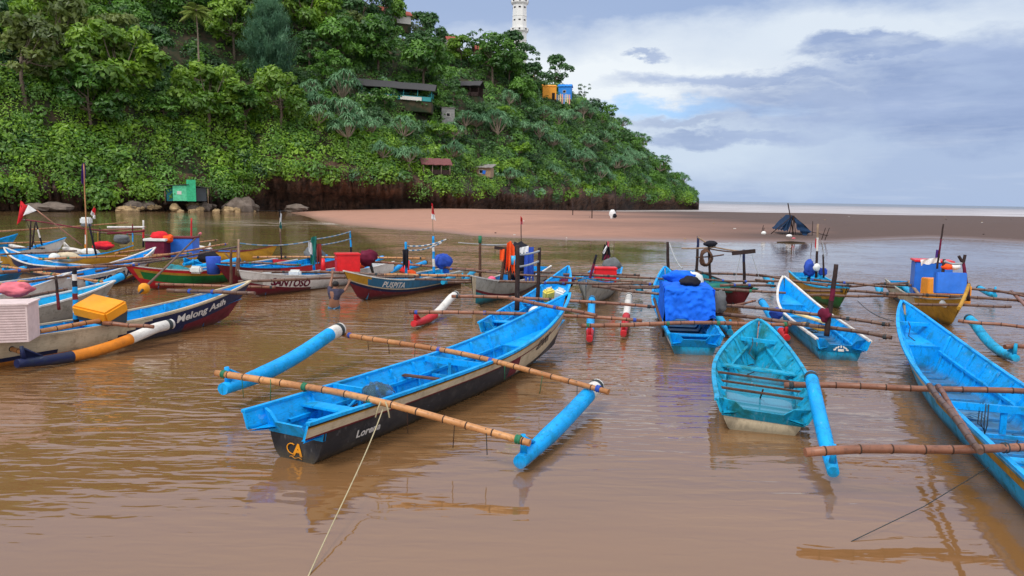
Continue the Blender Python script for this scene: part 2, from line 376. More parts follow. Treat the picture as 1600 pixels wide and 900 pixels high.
def rock_material():
    m = bpy.data.materials.new('cliff_rock'); m.use_nodes = True; n = NT(m.node_tree)
    p = n.new('NewGeometry').outputs['Position']
    a = n.noise(n.mapping(p, (.35, .35, .9)), 1.0, 7, .65); b = n.noise(n.mapping(p, (1.1, 1.1, .10)), 1.0, 5, .6)
    big = n.noise(n.mapping(p, (.06, .06, .1)), 1.0, 2, .5)
    c = n.mix(n.ramp(a, [(.35, 0), (.65, 1)]), (.030, .021, .018), (.150, .080, .050))
    c = n.mix(n.math('MULTIPLY', n.ramp(b, [(.5, 0), (.68, 1)]), .6), c, (.24, .115, .068))
    c = n.mix(n.math('MULTIPLY', n.ramp(big, [(.5, 0), (.65, 1)]), .6), c, (.050, .047, .046))
    bp = n.new('Bump', ins={'Strength': 1, 'Distance': .8, 'Height': n.math('ADD', a, b)})
    bs = n.new('BsdfPrincipled', ins={'Base Color': c, 'Roughness': .9}); n.l.new(bp.outputs[0], bs.inputs['Normal'])
    n.l.new(bs.outputs[0], n.new('OutputMaterial').inputs[0]); return m
def soil_material():
    m = bpy.data.materials.new('hill_soil'); m.use_nodes = True; n = NT(m.node_tree)
    p = n.new('NewGeometry').outputs['Position']
    a = n.noise(p, .6, 5, .6)
    c = n.mix(n.ramp(a, [(.4, 0), (.65, 1)]), (.018, .032, .013), (.075, .050, .030))
    bs = n.new('BsdfPrincipled', ins={'Base Color': c, 'Roughness': 1.0})
    n.l.new(bs.outputs[0], n.new('OutputMaterial').inputs[0]); return m
ROCK, SOIL = rock_material(), soil_material()
NC, NR = 620, 46
P = []
for i in range(NC):
    px = -700 + 1788 * i / (NC - 1); d0, lip, dr, ry = hill_par(px)
    row = []
    t = (px - 800) / F_PX
    n1 = fnoise(px * .035, 0, 5); n2 = fnoise(px * .09, 3, 7); n3 = fnoise(px * .23, 1, 9)
    over = 4.2 + 1.4 * n1 if px > 395 else .8
    lipz = lip * (1 + .14 * n2)
    for (dy, z, a) in ((over * 1.5 + 2, -1.5, .0), (over * 1.5, .18 * lipz, .8), (over * 1.15, .36 * lipz, 1.3), (over * .35, .50 * lipz, 1.6), (-.4, .74 * lipz, .9), (-.7, .88 * lipz, .7), (0, lipz, .3)):
        Y = d0 + dy + a * (.5 * n2 + .6 * n3 + .4 * fnoise(px * .4, z * 2, 3)); Y += (.9 * fnoise(px * .55, z * .7, 11) + .5 * fnoise(px * 1.3, z * 1.9, 4)) if a > 0 else 0; row.append((t * Y, Y, z))
    for j in range(1, NR):
        v = 1.75 * (j / (NR - 1)) ** 1.15; row.append(hill_pt(px, v))
    P.append(row)
mb = MB(); mb.grid(P, mf=lambda i, j: 0 if j < 7 else 1)
tag(mb.build('headland', [ROCK, SOIL]), 'rocky headland hill', kind='structure')
# ================================================================ boat paints and woods
paint('blue', (.003, .33, .82), .45, amt=.65, grime=(.02, .15, .15))
paint('blue_clean', (.002, .38, .92), .45, amt=.58, grime=(.012, .17, .22))
paint('aqua', (.006, .38, .70), .45, amt=.65, grime=(.03, .13, .11))
paint('aqua_worn', (.008, .37, .62), .5, amt=.85, grime=(.015, .13, .11), scale=2.4)
paint('teal', (.02, .24, .30), .5, amt=.5)
paint('white', (.74, .72, .68), .45, amt=.30, grime=(.20, .15, .11))
paint('cream', (.62, .52, .36), .55, amt=.35, grime=(.20, .13, .07))
paint('black', (.022, .023, .028), .40, amt=.45, grime=(.09, .08, .075))
paint('navy', (.012, .018, .07), .4, amt=.3)
paint('hull_blue', (.03, .15, .28), .5, amt=.45, grime=(.07, .09, .10))
paint('red', (.58, .025, .035), .45, amt=.25, grime=(.14, .03, .02))
paint('dark_red', (.16, .018, .028), .5, amt=.35, grime=(.05, .02, .02))
paint('green', (.02, .20, .05), .45, amt=.35, grime=(.01, .06, .02))
paint('ochre', (.50, .27, .03), .5, amt=.40, grime=(.14, .08, .03))
paint('orange', (.75, .24, .02), .45, amt=.25, grime=(.25, .09, .03))
paint('yellow', (.82, .32, .015), .45, amt=.15, grime=(.35, .16, .02))
paint('grey', (.40, .39, .35), .55, amt=.45, grime=(.12, .11, .08))
paint('wood', (.11, .055, .035), .7, amt=.5, grime=(.03, .02, .018), scale=5)
paint('dark_wood', (.040, .024, .022), .7, amt=.4, grime=(.012, .010, .010), scale=5)
paint('pale_wood', (.36, .25, .17), .75, amt=.45, grime=(.12, .08, .05), scale=5)
paint('node', (.055, .026, .018), .6, amt=.2)
def bamboo_mat(name, a, b):
    m = bpy.data.materials.new(name); m.use_nodes = True; n = NT(m.node_tree)
    tc = n.new('TexCoord').outputs['Object']
    k = n.noise(tc, 1.1, 4, .6); s = n.noise(n.mapping(tc, (6, 6, 6)), 3, 4, .7)
    c = n.mix(n.ramp(k, [(.35, 0), (.65, 1)]), a, b)
    c = n.mix(n.math('MULTIPLY', n.ramp(s, [(.52, 0), (.68, 1)]), .55), c, tuple(x * .35 for x in a))
    bs = n.new('BsdfPrincipled', ins={'Base Color': c, 'Roughness': .42})
    n.l.new(bs.outputs[0], n.new('OutputMaterial').inputs[0]); M[name] = m
bamboo_mat('bamboo', (.34, .135, .045), (.56, .27, .10))
bamboo_mat('bamboo_red', (.16, .062, .035), (.30, .125, .07))
bamboo_mat('bamboo_dark', (.085, .045, .032), (.17, .088, .058))
plain('rope', (.42, .36, .22), .9); plain('cord_blue', (.02, .07, .38), .6); plain('cord_dark', (.03, .04, .045), .8)
plain('cord_green', (.02, .16, .08), .7); plain('rope_grey', (.35, .37, .38), .8); plain('rope_blue', (.09, .22, .36), .7)
def cloth(name, col, var=.25):
    return plain(name, col, .85, var, 4, .2, .6)
cloth('tarp_blue', (.008, .13, .72), .25); cloth('cloth_red', (.60, .02, .03)); cloth('cloth_white', (.75, .75, .75), .1)
cloth('cloth_orange', (.95, .10, .02)); cloth('cloth_black', (.015, .015, .022)); cloth('cloth_green', (.02, .16, .13))
cloth('cloth_brown', (.22, .035, .03)); cloth('cloth_maroon', (.13, .012, .035)); cloth('cloth_purple', (.06, .02, .16))
cloth('cloth_blue', (.03, .08, .42)); cloth('cloth_grey', (.14, .15, .16)); cloth('cloth_pink', (.65, .16, .20)); cloth('tarp_navy', (.012, .035, .085))
plain('plastic_red', (.70, .015, .02), .35); plain('plastic_blue', (.02, .16, .66), .35); plain('plastic_orange', (.80, .30, .03), .4)
plain('plastic_white', (.70, .72, .70), .4); plain('plastic_cyan', (.03, .40, .68), .35); plain('plastic_pink', (.72, .10, .20), .4)
plain('plastic_teal', (.02, .30, .36), .4); plain('plastic_dark', (.03, .04, .05), .4); plain('crate_pink', (.66, .53, .52), .6); plain('plastic_yellow', (.75, .62, .12), .45)
def glassy():
    m = bpy.data.materials.new('clear_plastic'); m.use_nodes = True; n = NT(m.node_tree)
    bs = n.new('BsdfPrincipled', ins={'Base Color': (.45, .72, .88, 1), 'Roughness': .08, 'IOR': 1.15, 'Transmission Weight': .93})
    n.l.new(bs.outputs[0], n.new('OutputMaterial').inputs[0]); M['clear'] = m
glassy()
# ================================================================ hull shape
R_Y = [(0, 0), (.06, .22), (.12, .40), (.20, .55), (.30, .67), (.45, .77), (.62, .83), (.64, .88), (1, 1)]
R_Z = [(0, 0), (.06, .01), (.12, .04), (.20, .11), (.30, .23), (.45, .44), (.62, .68), (.64, .70), (1, 1)]
class Hull:
    def __init__(s, L, b, bs=None, g0=.55, gm=.5, gb=1.1, kz=-.20, rake=.09, tm=.42, wing=.32, p=2.1, q=.8, smooth_side=False):
        s.L, s.b, s.g0, s.gm, s.gb, s.kz, s.rake, s.tm, s.wing, s.p, s.q = L, b, g0, gm, gb, kz, rake, tm, wing, p, q
        s.bs = bs if bs is not None else b * .9; s.smooth_side = smooth_side
    def w(s, t):
        t = min(t, 1)
        if t < 0: return s.bs - (s.b - s.bs) * (-t) * 1.2
        if t < s.tm: return s.bs + (s.b - s.bs) * math.sin(math.pi / 2 * t / s.tm)
        return max(.018, s.b * (1 - ((t - s.tm) / (1 - s.tm)) ** s.p) ** s.q)
    def g(s, t):
        if t < s.tm: return s.gm + (s.g0 - s.gm) * (1 - t / s.tm) ** 2
        return s.gm + (s.gb - s.gm) * ((t - s.tm) / (1 - s.tm)) ** 2.2
    def k(s, t): return s.kz + (.16 - s.kz) * max(0, (t - .55) / .45) ** 2.6 + .05 * max(0, .2 - t)
    def pt(s, t, r, side=1, inset=0.0, out=0.0):
        w, g, k = s.w(t), s.g(t), s.k(t)
        v = min(1, max(0, (t - .5) / .5)) ** 1.3
        yn = float(np.interp(r, [a for a, _ in R_Y], [c for _, c in R_Y])); zn = float(np.interp(r, [a for a, _ in R_Z], [c for _, c in R_Z]))
        if s.smooth_side: yn = float(np.interp(r, [0, .15, .4, .7, 1], [0, .42, .74, .92, 1])); zn = float(np.interp(r, [0, .15, .4, .7, 1], [0, .04, .24, .60, 1]))
        yv = r ** .9; zv = r
        y = w * (yn * (1 - v) + yv * v); z = k + (g - k) * (zn * (1 - v) + zv * v)
        x = s.L * t - s.rake * s.L * (1 - r) ** 1.1 * max(0, t) ** 5
        y = max(0, y - inset) + out * (1 if y > .02 else 0)
        return Vector((x, side * y, z + out * .15))
    def half_at(s, x, z):                                   # inner half width at height z
        t = x / s.L
        for i in range(60):
            r = 1 - i / 59
            if s.pt(t, r).z <= z: return max(.02, s.pt(t, r, 1, .035).y)
        return .05
TS = [i / 40 for i in range(41)]
def bamboo(mb, p0, p1, r=.04, arch=0.0, seed=0, mats=(0, 1), sides=8):
    rs = random.Random(seed); p0, p1 = Vector(p0), Vector(p1); L = (p1 - p0).length
    pts, rr, mm = [], [], []; s = 0.0; nxt = rs.uniform(.1, .35)
    prof = []
    while nxt < L - .03:
        for d, k, m in ((-.022, 1.0, 0), (-.010, 1.10, 1), (.010, 1.10, 1), (.022, .99, 0)): prof.append((nxt + d, k, m))
        nxt += rs.uniform(.30, .42)
    prof = [(0, 1, 0)] + prof + [(L, 1, 0)]
    b1, b2 = rs.uniform(-.018, .018), rs.uniform(-.018, .018)
    for d, k, m in prof:
        u = d / L; p = p0.lerp(p1, u); p.z += arch * 4 * u * (1 - u) + b1 * math.sin(u * 9) ; p.y += b2 * math.sin(u * 7)
        pts.append(p); rr.append(r * k * (1.06 - .14 * u)); mm.append(m)
    rm = [mats[1] if mm[i] and mm[i + 1] else mats[0] for i in range(len(mm) - 1)] + [mats[1]]
    rm[-2] = mats[0]
    mb.tube(pts, rr, sides, caps=True, rings_m=rm[:-1] + [mats[0]])
def tsum(p0, p1, u, arch=0): 
    p = Vector(p0).lerp(Vector(p1), u); p.z += arch * 4 * u * (1 - u); return p
def text_mesh(txt, size, bold=.012, shear=0.0, space=1.0):
    cu = bpy.data.curves.new('lettering', 'FONT'); cu.body = txt; cu.size = size; cu.offset = bold * size; cu.shear = shear; cu.space_character = space; cu.align_x = 'LEFT'
    cu.resolution_u = 3
    ob = bpy.data.objects.new('lettering_source', cu); COL.objects.link(ob)
    bpy.context.view_layer.update(); dg = bpy.context.evaluated_depsgraph_get(); me = ob.evaluated_get(dg).to_mesh()
    vs = [v.co.copy() for v in me.vertices]; fs = [tuple(p.vertices) for p in me.polygons]
    ob.evaluated_get(dg).to_mesh_clear(); bpy.data.objects.remove(ob); bpy.data.curves.remove(cu)
    return vs, fs
def letters_on_hull(root, H, txt, x0, r0, r1, side, mat, length, bold=.03, shear=0.0):
    vs, fs = text_mesh(txt, 1.0, bold, shear); x_min = min(v.x for v in vs); x_max = max(v.x for v in vs); y_min = min(v.y for v in vs); y_max = max(v.y for v in vs)
    out = []
    for v in vs:
        u = (v.x - x_min) / (x_max - x_min); h = (v.y - y_min) / (y_max - y_min)
        x = x0 + length * (u if side < 0 else -u)
        t = x / H.L; p = H.pt(t, r0 + (r1 - r0) * h, side, 0, .012)
        dx = x - p.x
        p = H.pt(t + dx / H.L, r0 + (r1 - r0) * h, side, 0, .012)
        out.append(p)
    mb = MB(); mb.add(out, fs); mb.build('lettering', M[mat], root)
BOATS = {}
def boat(key, stern, bow, label, b=.60, bs=None, z=(.55, .5, 1.05), outer='blue', strake=None, bands=None, inner='blue', rail='blue', floor=.03,
         beams=None, floats=None, beam_mat='bamboo_red', float_mats=None, transom='blue', ribs=1, deck=(.74, .97, .62), thwarts=(.09, .48), heel=0.0,
         wing=.32, smooth_side=False, stern_style='notch', group='outrigger fishing boats moored in the lagoon', p=2.1, q=.8, rake=.09, kz=-.2, detail=1, dz=0, pitch=0):
    """stern / bow: ground (x, y) points.  bands(r,t)-> paint name for the outer side"""
    S = Vector((stern[0], stern[1], 0)); B = Vector((bow[0], bow[1], 0)); L = (B - S).length; ang = math.atan2(B.y - S.y, B.x - S.x)
    if stern_style == 'notch': S = S + (B - S).normalized() * wing; L -= wing
    root = empty('outrigger_boat', (S.x, S.y, dz), ang, label, 'boat', group); root.rotation_euler = (heel, pitch, ang)
    H = Hull(L, b, bs, z[0], z[1], z[2], kz=kz, rake=rake, wing=wing, smooth_side=smooth_side, p=p, q=q)
    H.root = root; BOATS[key] = H
    names = []
    def mi(nm):
        if nm not in names: names.append(nm)
        return names.index(nm)
    bands = bands or (lambda r, t: outer)
    RS = [0, .06, .12, .20, .30, .38, .45, .54, .62, .64, .68, .72, .78, .84, .87, .90, .94, .97, 1.0]
    lo = [r for r in RS if r <= .62]; hi = [r for r in RS if r >= .62]
    twing = -wing / L
    mb = MB()
    TT = TS if detail else TS[::2]
    for side in (1, -1):
        mb.grid([[H.pt(t, r, side) for r in lo] for t in TT], mf=lambda i, j: mi(bands((lo[j] + lo[j + 1]) / 2, TT[i])))
    cap = [H.pt(0, r, 1) for r in lo[::-1]] + [H.pt(0, r, -1) for r in lo[1:]]
    mb.add(cap, [list(range(len(cap)))], mi(bands(.3, 0)))
    T2 = [twing] + TT
    for side in (1, -1):
        mb.grid([[H.pt(t, r, side) for r in hi] for t in T2], mf=lambda i, j: mi(bands((hi[j] + hi[j + 1]) / 2, T2[i])))
    hull = mb.build('hull', [M[q] for q in names], root)
    # lining
    mb = MB(); FZ = floor
    ri = [1, .9, .8, .7, .62, .5, .4, .3, .2, .1, 0]
    for side in (1, -1):
        rows = []
        for t in [T2[0], -1e-5, .004] + TT[1:-1] + [.985]:
            row = []
            for r in ri:
                q = H.pt(t, r if t >= 0 else max(r, .63), side, .035); q.z = max(q.z + (.03 if r < .9 and t >= 0 else 0), max(FZ, H.k(t) + .05) if t >= 0 else -9); q.x -= .04 * max(0, t - .9) * 10; row.append(q)
            rows.append(row)
        mb.grid(rows, smooth=True)
    # closing lip at the wing ends
    for side in (1, -1):
        e = [H.pt(twing, r, side) for r in hi] + [H.pt(twing, r, side, .035) for r in hi[::-1]]
        mb.add(e, [list(range(len(e)))])
    mb.build('inner_lining', M[inner], root)
    # gunwale rail
    mb = MB()
    for side in (1, -1):
        rows = []
        for t in T2:
            q = H.pt(t, 1, side); n = Vector((0, side, 0)); a = .028
            rows.append([q + n * a * .6 + Vector((0, 0, .018)), q + n * a * .6 - Vector((0, 0, .022)), q - n * (a + .022) - Vector((0, 0, .018)), q - n * (a + .022) + Vector((0, 0, .018))])
        mb.grid(rows, closed=True, smooth=False); mb.add(rows[0], [(0, 1, 2, 3)]); mb.add(rows[-1], [(3, 2, 1, 0)])
    mb.build('gunwale_rail', M[rail], root)
    # transom board with the motor notch, sitting between the wings
    zt = H.g(0); w0 = H.w(0) - .03; zl = H.pt(0, .62).z
    if stern_style == 'notch':
        prof = [(-1, 1.0), (-.62, .97), (-.42, .45), (.42, .45), (.62, .97), (1, 1.0)]
        mb = MB(); fr = []; bk = []
        for u, h in prof:
            fr.append(Vector((-.03 - (.10 if abs(u) < .7 else 0), u * w0, zl + (zt - zl) * h - .02)))
        bot = [Vector((-.01, u * w0 * (.86 if abs(u) > .9 else 1), zl - .10)) for u, _ in prof]
        rows = [[p_ for p_ in fr], [p_ for p_ in bot]]
        mb.grid(rows, smooth=False)
        mb.grid([[p_ + Vector((.05, 0, 0)) for p_ in fr], [p_ + Vector((.05, 0, 0)) for p_ in bot]], smooth=False)
        mb.grid([fr, [p_ + Vector((.05, 0, 0)) for p_ in fr]], smooth=False)
        mb.grid([bot, [p_ + Vector((.05, 0, 0)) for p_ in bot]], smooth=False)
        for side in (1, -1):                                 # ledge below each wing
            a_ = H.pt(twing, .62, side); b_ = H.pt(0, .62, side); c_ = Vector((-.02, side * w0 * .42, zl)); d_ = Vector((twing * L * .5, side * w0 * .62, a_.z))
            mb.add([a_ + Vector((0, 0, .004)), b_ + Vector((0, 0, .004)), c_, d_], [(0, 1, 2, 3)])
            mb.add([a_ - Vector((0, 0, .025)), b_ - Vector((0, 0, .025)), c_ - Vector((0, 0, .025)), d_ - Vector((0, 0, .025))], [(3, 2, 1, 0)])
        mb.build('transom', M[transom], root)
    else:
        mb = MB(); RR = hi
        e = [H.pt(0, r, 1) for r in RR[::-1]] + [H.pt(0, r, -1) for r in RR]
        e = [p_ + Vector((-.01, 0, 0)) for p_ in e]; f_ = [p_ + Vector((.04, 0, 0)) for p_ in e]; n_ = len(e)
        mb.add(e + f_, [list(range(n_)), list(range(n_, 2 * n_))[::-1]] + [(i, (i + 1) % n_, n_ + (i + 1) % n_, n_ + i) for i in range(n_)])
        mb.build('transom', M[transom], root)
    # ribs and stringer
    if ribs:
        rr = [1, .85, .7, .62, .5, .4, .3, .2, .1, 0]; nr = int(L / .62)
        for i in range(1, nr):
            x = .25 + i * .62
            t = x / L
            if t > (deck[0] if deck else .9) - .01: break
            mb = MB()
            for side in (1, -1):
                rows = []
                for r in rr:
                    q = H.pt(t, r, side, .036); q.z = max(q.z + (.03 if r < .9 else -.01), FZ + .004)
                    q2 = H.pt(t, r, side, .036 + .035); q2.z = max(q2.z + .05, FZ + .04) if r < .9 else q2.z - .01
                    rows.append([q + Vector((-.02, 0, 0)), q2 + Vector((-.017, 0, 0)), q2 + Vector((.017, 0, 0)), q + Vector((.02, 0, 0))])
                mb.grid(rows, smooth=False)
            mb.build('rib', M[inner], root)
        for side in (1, -1):
            mb = MB(); rows = []
            for t in [i / 30 for i in range(1, 31)]:
                if t > (deck[0] if deck else .9): break
                q = H.pt(t, .55, side, .03); q.z += .03; q.z = max(q.z, FZ + .05); n = Vector((0, -side, 0))
                rows.append([q + Vector((0, 0, .03)), q + n * .055 + Vector((0, 0, .03)), q + n * .055 - Vector((0, 0, .02)), q - Vector((0, 0, .02))])
            mb.grid(rows, closed=True, smooth=False); mb.build('stringer', M[inner], root)
    # fore deck: a stepped platform closed by a riser
    if deck:
        t0, t1, hz = deck; z0 = FZ + (H.g(t0) - FZ) * hz
        mb = MB(); rows = []
        for i in range(13):
            t = t0 + (t1 - t0) * i / 12; zz = z0 + (H.g(t) - H.g(t0)) * .55; y = H.half_at(t * L, zz)
            rows.append([Vector((t * L, y, zz)), Vector((t * L, -y, zz))])
        mb.grid(rows, smooth=False)
        a_, b_ = rows[0]; yl = H.half_at(t0 * L, FZ + .05)
        mb.add([a_, b_, Vector((t0 * L, -yl, FZ)), Vector((t0 * L, yl, FZ))], [(0, 1, 2, 3)])
        ym = H.half_at(t0 * L, (z0 + FZ) / 2); 
        mb.box((t0 * L + .02, 0, z0 + .012), (.06, 2 * a_.y - .01, .03))
        mb.build('fore_deck', M[inner], root)
    for tt in thwarts:
        x = tt * L; zz = H.g(tt) - .13; y = H.half_at(x, zz)
        mb = MB(); mb.box((x, 0, zz), (.24, 2 * y, .035), bev=.006)
        if tt < .2: yb = H.half_at(x + .1, FZ + .10); yt = H.half_at(x + .1, zz); mb.add([(x + .1, yt, zz), (x + .1, -yt, zz), (x + .1, -yb, FZ), (x + .1, yb, FZ)], [(0, 1, 2, 3)])
        mb.build('thwart', M[inner], root)
    # outriggers
    sd = hash_key(key)
    bl = beams if beams is not None else 'default'
    if bl == 'default':
        Bs = 2.35; bl = []
        for x in (1.3, min(5.6, L * .62)):
            zz = H.g(x / L) + .07
            bl.append((Vector((x, Bs, zz - .08)), Vector((x + .1, -Bs, zz - .08)), .07))
        wl = False
    else: wl = True
    ends = []
    for k, bd in enumerate(bl):
        mb = MB(); p0, p1 = Vector(bd[0]), Vector(bd[1]); arch = bd[2] if len(bd) > 2 else .05; rad = bd[3] if len(bd) > 3 else .042; mt = bd[4] if len(bd) > 4 else beam_mat
        bamboo(mb, p0, p1, rad, arch, sd + k * 13, sides=10 if rad > .045 else 8)
        o = mb.build('outrigger_beam', [M[mt], M['node']], root, world=wl)
        # lashings where the beam crosses the rails
        if rad > .03:
            inv = (Matrix.Translation(root.location) @ root.rotation_euler.to_matrix().to_4x4()).inverted() if wl else Matrix()
            q0, q1 = inv @ p0, inv @ p1
            us = []
            lmat = random.Random(sd + k).choice(['cord_blue', 'cord_dark', 'cord_dark', 'cord_green'])
            for side in (1, -1):
                for i in range(200):
                    u = i / 199; q = q0.lerp(q1, u)
                    if 0 <= q.x <= L * .97 and abs(q.y - side * (H.w(q.x / L) - .03)) < .03: us.append(u); break
            us += [.03, .97] if (q1 - q0).length > 3.5 else []
            for u in us:
                c = tsum(q0, q1, u, arch); d = (q1 - q0).normalized()
                ms = MB(); ms.tube([c + d * w_ for w_ in (-.036, -.03, -.014, -.012, .004, .006, .022, .028, .036)], [rad * q for q in (1.1, 1.24, 1.24, 1.12, 1.12, 1.24, 1.24, 1.12, 1.08)], 10)
                ms.build('lashing', M[lmat], root)
    fl = floats if floats is not None else 'default'
    fw = True
    if fl == 'default':
        fw = False; fl = []
        x1 = min(5.6, L * .62) + .45
        for side in (1, -1): fl.append((Vector((.9, side * 2.25, .14)), Vector((x1, side * 2.2, H.g(.6) - .12)), .10))
    for k, fd in enumerate(fl):
        p0, p1, rad = Vector(fd[0]), Vector(fd[1]), fd[2]; fm = fd[3] if len(fd) > 3 else (float_mats or [(1.0, 'blue')]); bend = fd[4] if len(fd) > 4 else .12
        make_float(root, p0, p1, rad, fm, bend, fw)
    return H
def hash_key(k): return sum(ord(c) * (i + 3) for i, c in enumerate(k))
def make_float(root, p0, p1, rad, fm, bend, world, strut=True):
    nm = []; pts = []; rr = []; mm = []
    N = 26
    for i in range(N + 1):
        u = i / N; p = p0.lerp(p1, u); p.z -= bend * math.sin(math.pi * min(1, u * 1.15)) * (1 if u < .87 else max(0, 1))
        pts.append(p); k = min(1, .72 + u * 3.2 * .28 * 1.0) if u < .3 else 1.0
        rr.append(rad * k)
        f = next(nm_ for lim, nm_ in fm if u <= lim + 1e-6)
        if f not in nm: nm.append(f)
        mm.append(nm.index(f))
    # rounded cap at the far end and flat face at the near end
    d = (pts[-1] - pts[-2]).normalized()
    for a in (.35, .7, .95): pts.append(pts[N] + d * rad * .35 * math.sin(a * math.pi / 2)); rr.append(rad * math.cos(a * math.pi / 2)); mm.append(mm[N])
    mb = MB(); mb.tube(pts, rr, 16, rings_m=mm)
    # raised binding rings near the fore end
    o = mb.build('outrigger_float', [M[q] for q in nm], root, world=world)
    mb = MB(); c = pts[N - 1]; 
    mb.tube([c + d * w_ for w_ in (-.012, .012, .014, .058, .060, .084)], [rad * q for q in (1.04, 1.04, 1.01, 1.01, 1.04, 1.04)], 16)
    mb.build('binding', M['cord_dark'], o); 
    if world:
        inv = (Matrix.Translation(root.location) @ root.rotation_euler.to_matrix().to_4x4()).inverted()
        for v in bpy.data.objects[o.name].children[0].data.vertices: v.co = inv @ v.co
    if strut:                                                  # forked bracket that lifts the beam off the float
        mb = MB(); c = pts[1] + Vector((0, 0, rad * .5)); up = Vector((0, 0, 1)); fwd = (pts[3] - pts[1]).normalized()
        mb.tube([c, c + up * .26 - fwd * .03], [rad * .45, rad * .28], 6); mb.tube([c + fwd * .42, c + up * .22], [rad * .2, rad * .2], 5)
        mb.add([c + fwd * .40, c, c + up * .2], [(0, 1, 2), (2, 1, 0)])
        mb.build('float_bracket', M[nm[0]], root, world=world)
# small things placed by where they stand
def post(key, base, top, r=.03, mats=('dark_wood',), name='post', m_split=None):
    root = BOATS[key].root; base, top = Vector(base), Vector(top)
    mb = MB(); n = max(6, len(mats) * 3); k = len(mats)
    rs = random.Random(int(base.x * 100) % 997)
    pts = [base.lerp(top, i / n) + Vector((rs.uniform(-.006, .006), rs.uniform(-.006, .006), 0)) for i in range(n + 1)]
    mb.tube(pts, [r * (1.1 - .25 * i / n) for i in range(n + 1)], 7, rings_m=[min(k - 1, int(i / n * k)) for i in range(n + 1)])
    return mb.build(name, [M[m] for m in mats], root, world=True)
def VP(px, yb, zb, pt, yt):                                   # foot at pixel (px, yb) on plane zb, top at pixel (pt, yt) same depth
    a = G(px, yb, zb); return a, AT(pt, yt, a.y)
def rope_between(key, a, b, sag=.1, r=.012, mat='rope_grey', name='rope', stripes=None):
    a, b = Vector(a), Vector(b); pts = []
    for i in range(15):
        u = i / 14; p = a.lerp(b, u); p.z -= sag * 4 * u * (1 - u); pts.append(p)
    mb = MB(); mats = [mat] + ([stripes] if stripes else [])
    mb.tube(pts, r, 6, rings_m=[(i // 1) % 2 if stripes else 0 for i in range(15)])
    if key: return mb.build(name, [M[m] for m in mats], BOATS[key].root, world=True)
    return mb.build(name, [M[m] for m in mats])
def drape(pts_top, drop, mat, name, parent=None, seed=0, folds=3, amp=.05, label=None, cat=None, thick=.012, taper=1.0, group=None):
    """hanging cloth: top edge polyline, falls by drop with folds; two skins so it has thickness"""
    rs = random.Random(seed); ph = rs.uniform(0, 6); pts_top = [Vector(p) for p in pts_top]
    nu, nv = 14, 9; rows = []
    d = (pts_top[-1] - pts_top[0]); nrm = Vector((d.y, -d.x, 0)); nrm = nrm.normalized() if nrm.length > 1e-6 else Vector((0, 1, 0))
    c0 = (pts_top[0] + pts_top[-1]) / 2
    for j in range(nv + 1):
        v = j / nv; row = []
        for i in range(nu + 1):
            u = i / nu * (len(pts_top) - 1); k = min(int(u), len(pts_top) - 2); p = pts_top[k].lerp(pts_top[k + 1], u - k)
            p = c0.lerp(p, 1 + (taper - 1) * v)
            p = p + nrm * amp * (v ** .5) * math.sin(i / nu * folds * 6.28 + ph + v) + Vector((0, 0, -drop * v * (1 + .12 * math.sin(i * 1.3 + ph))))
            row.append(p)
        rows.append(row)
    mb = MB(); mb.grid(rows); mb.grid([[p + nrm * thick for p in row] for row in rows])
    o = mb.build(name, M[mat] if isinstance(mat, str) else mat, parent, world=parent is not None)
    if label: tag(o, label, cat, group)
    return o
def thing(mb, name, mats, label, cat, group=None):
    o = mb.build(name, mats); return tag(o, label, cat, group)
# ================================================================ the boats
def bandsA(r, t):                                             # black hull under a striped wash strake
    if r < .62:
        if t > .60 and r > .32 + (.62 - .32) * max(0, 1 - (t - .60) / .10): return 'cream'
        if t > .55 and r > .28: return 'dark_red' if t < .62 else 'cream'
        return 'black'
    if r < .68: return 'dark_red'
    if r < .87: return 'cream'
    if r < .90: return 'ochre'
    return 'black'
def bl(p0, z0, p1, z1, arch=.05, r=.042, mat='bamboo_red'):
    return (G(p0[0], p0[1], z0), G(p1[0], p1[1], z1), arch, r, mat)
def fl(p0, z0, p1, z1, r, mats, bend=.12):
    return (G(p0[0], p0[1], z0), G(p1[0], p1[1], z1), r, mats, bend)
RW = [(.45, 'red'), (1.0, 'white')]
BR = [(.18, 'red'), (1.0, 'blue_clean')]
A = boat('A', (-2.90, 9.05), (1.32, 17.1), 'long blue outrigger boat in the foreground with black hull lettered Lorena and empty interior', b=.62, bs=.56, z=(.60, .56, 1.22),
         bands=bandsA, inner='blue_clean', rail='blue_clean', wing=.36, deck=(.70, .965, .55), thwarts=(.085,), transom='blue_clean', kz=-.12, q=.78, p=2.3, dz=.05,
         beams=[bl((338, 583), .72, (828, 692), .45, .10, .048, 'bamboo'), bl((537, 523), .62, (951, 612), .45, .10, .047, 'bamboo'), bl((796, 466), 1.18, (932, 493), 1.12, .0, .038, 'bamboo_red')],
         floats=[fl((348, 608), .36, (532, 514), .74, .132, [(.86, 'blue_clean'), (1, 'white')], .10), fl((812, 722), .14, (933, 603), .34, .122, [(.84, 'blue_clean'), (1, 'white')], .03)])
Bt = boat('B', (-.25, 17.1), (1.95, 26.2), 'blue outrigger boat with two jerrycans directly behind the bow of the long foreground boat', b=.60, z=(.52, .5, 1.08), outer='aqua',
          inner='blue_clean', rail='blue_clean', beams=[bl((640, 488), .62, (1003, 501), .62, .06), bl((706, 463), .64, (1024, 480), .64, .06), bl((846, 442), .95, (1020, 444), .85, 0, .038, 'bamboo_dark')],
          floats=[fl((646, 506), .17, (712, 460), .5, .11, RW, .16), fl((974, 522), .15, (983, 462), .4, .105, RW, .06)])
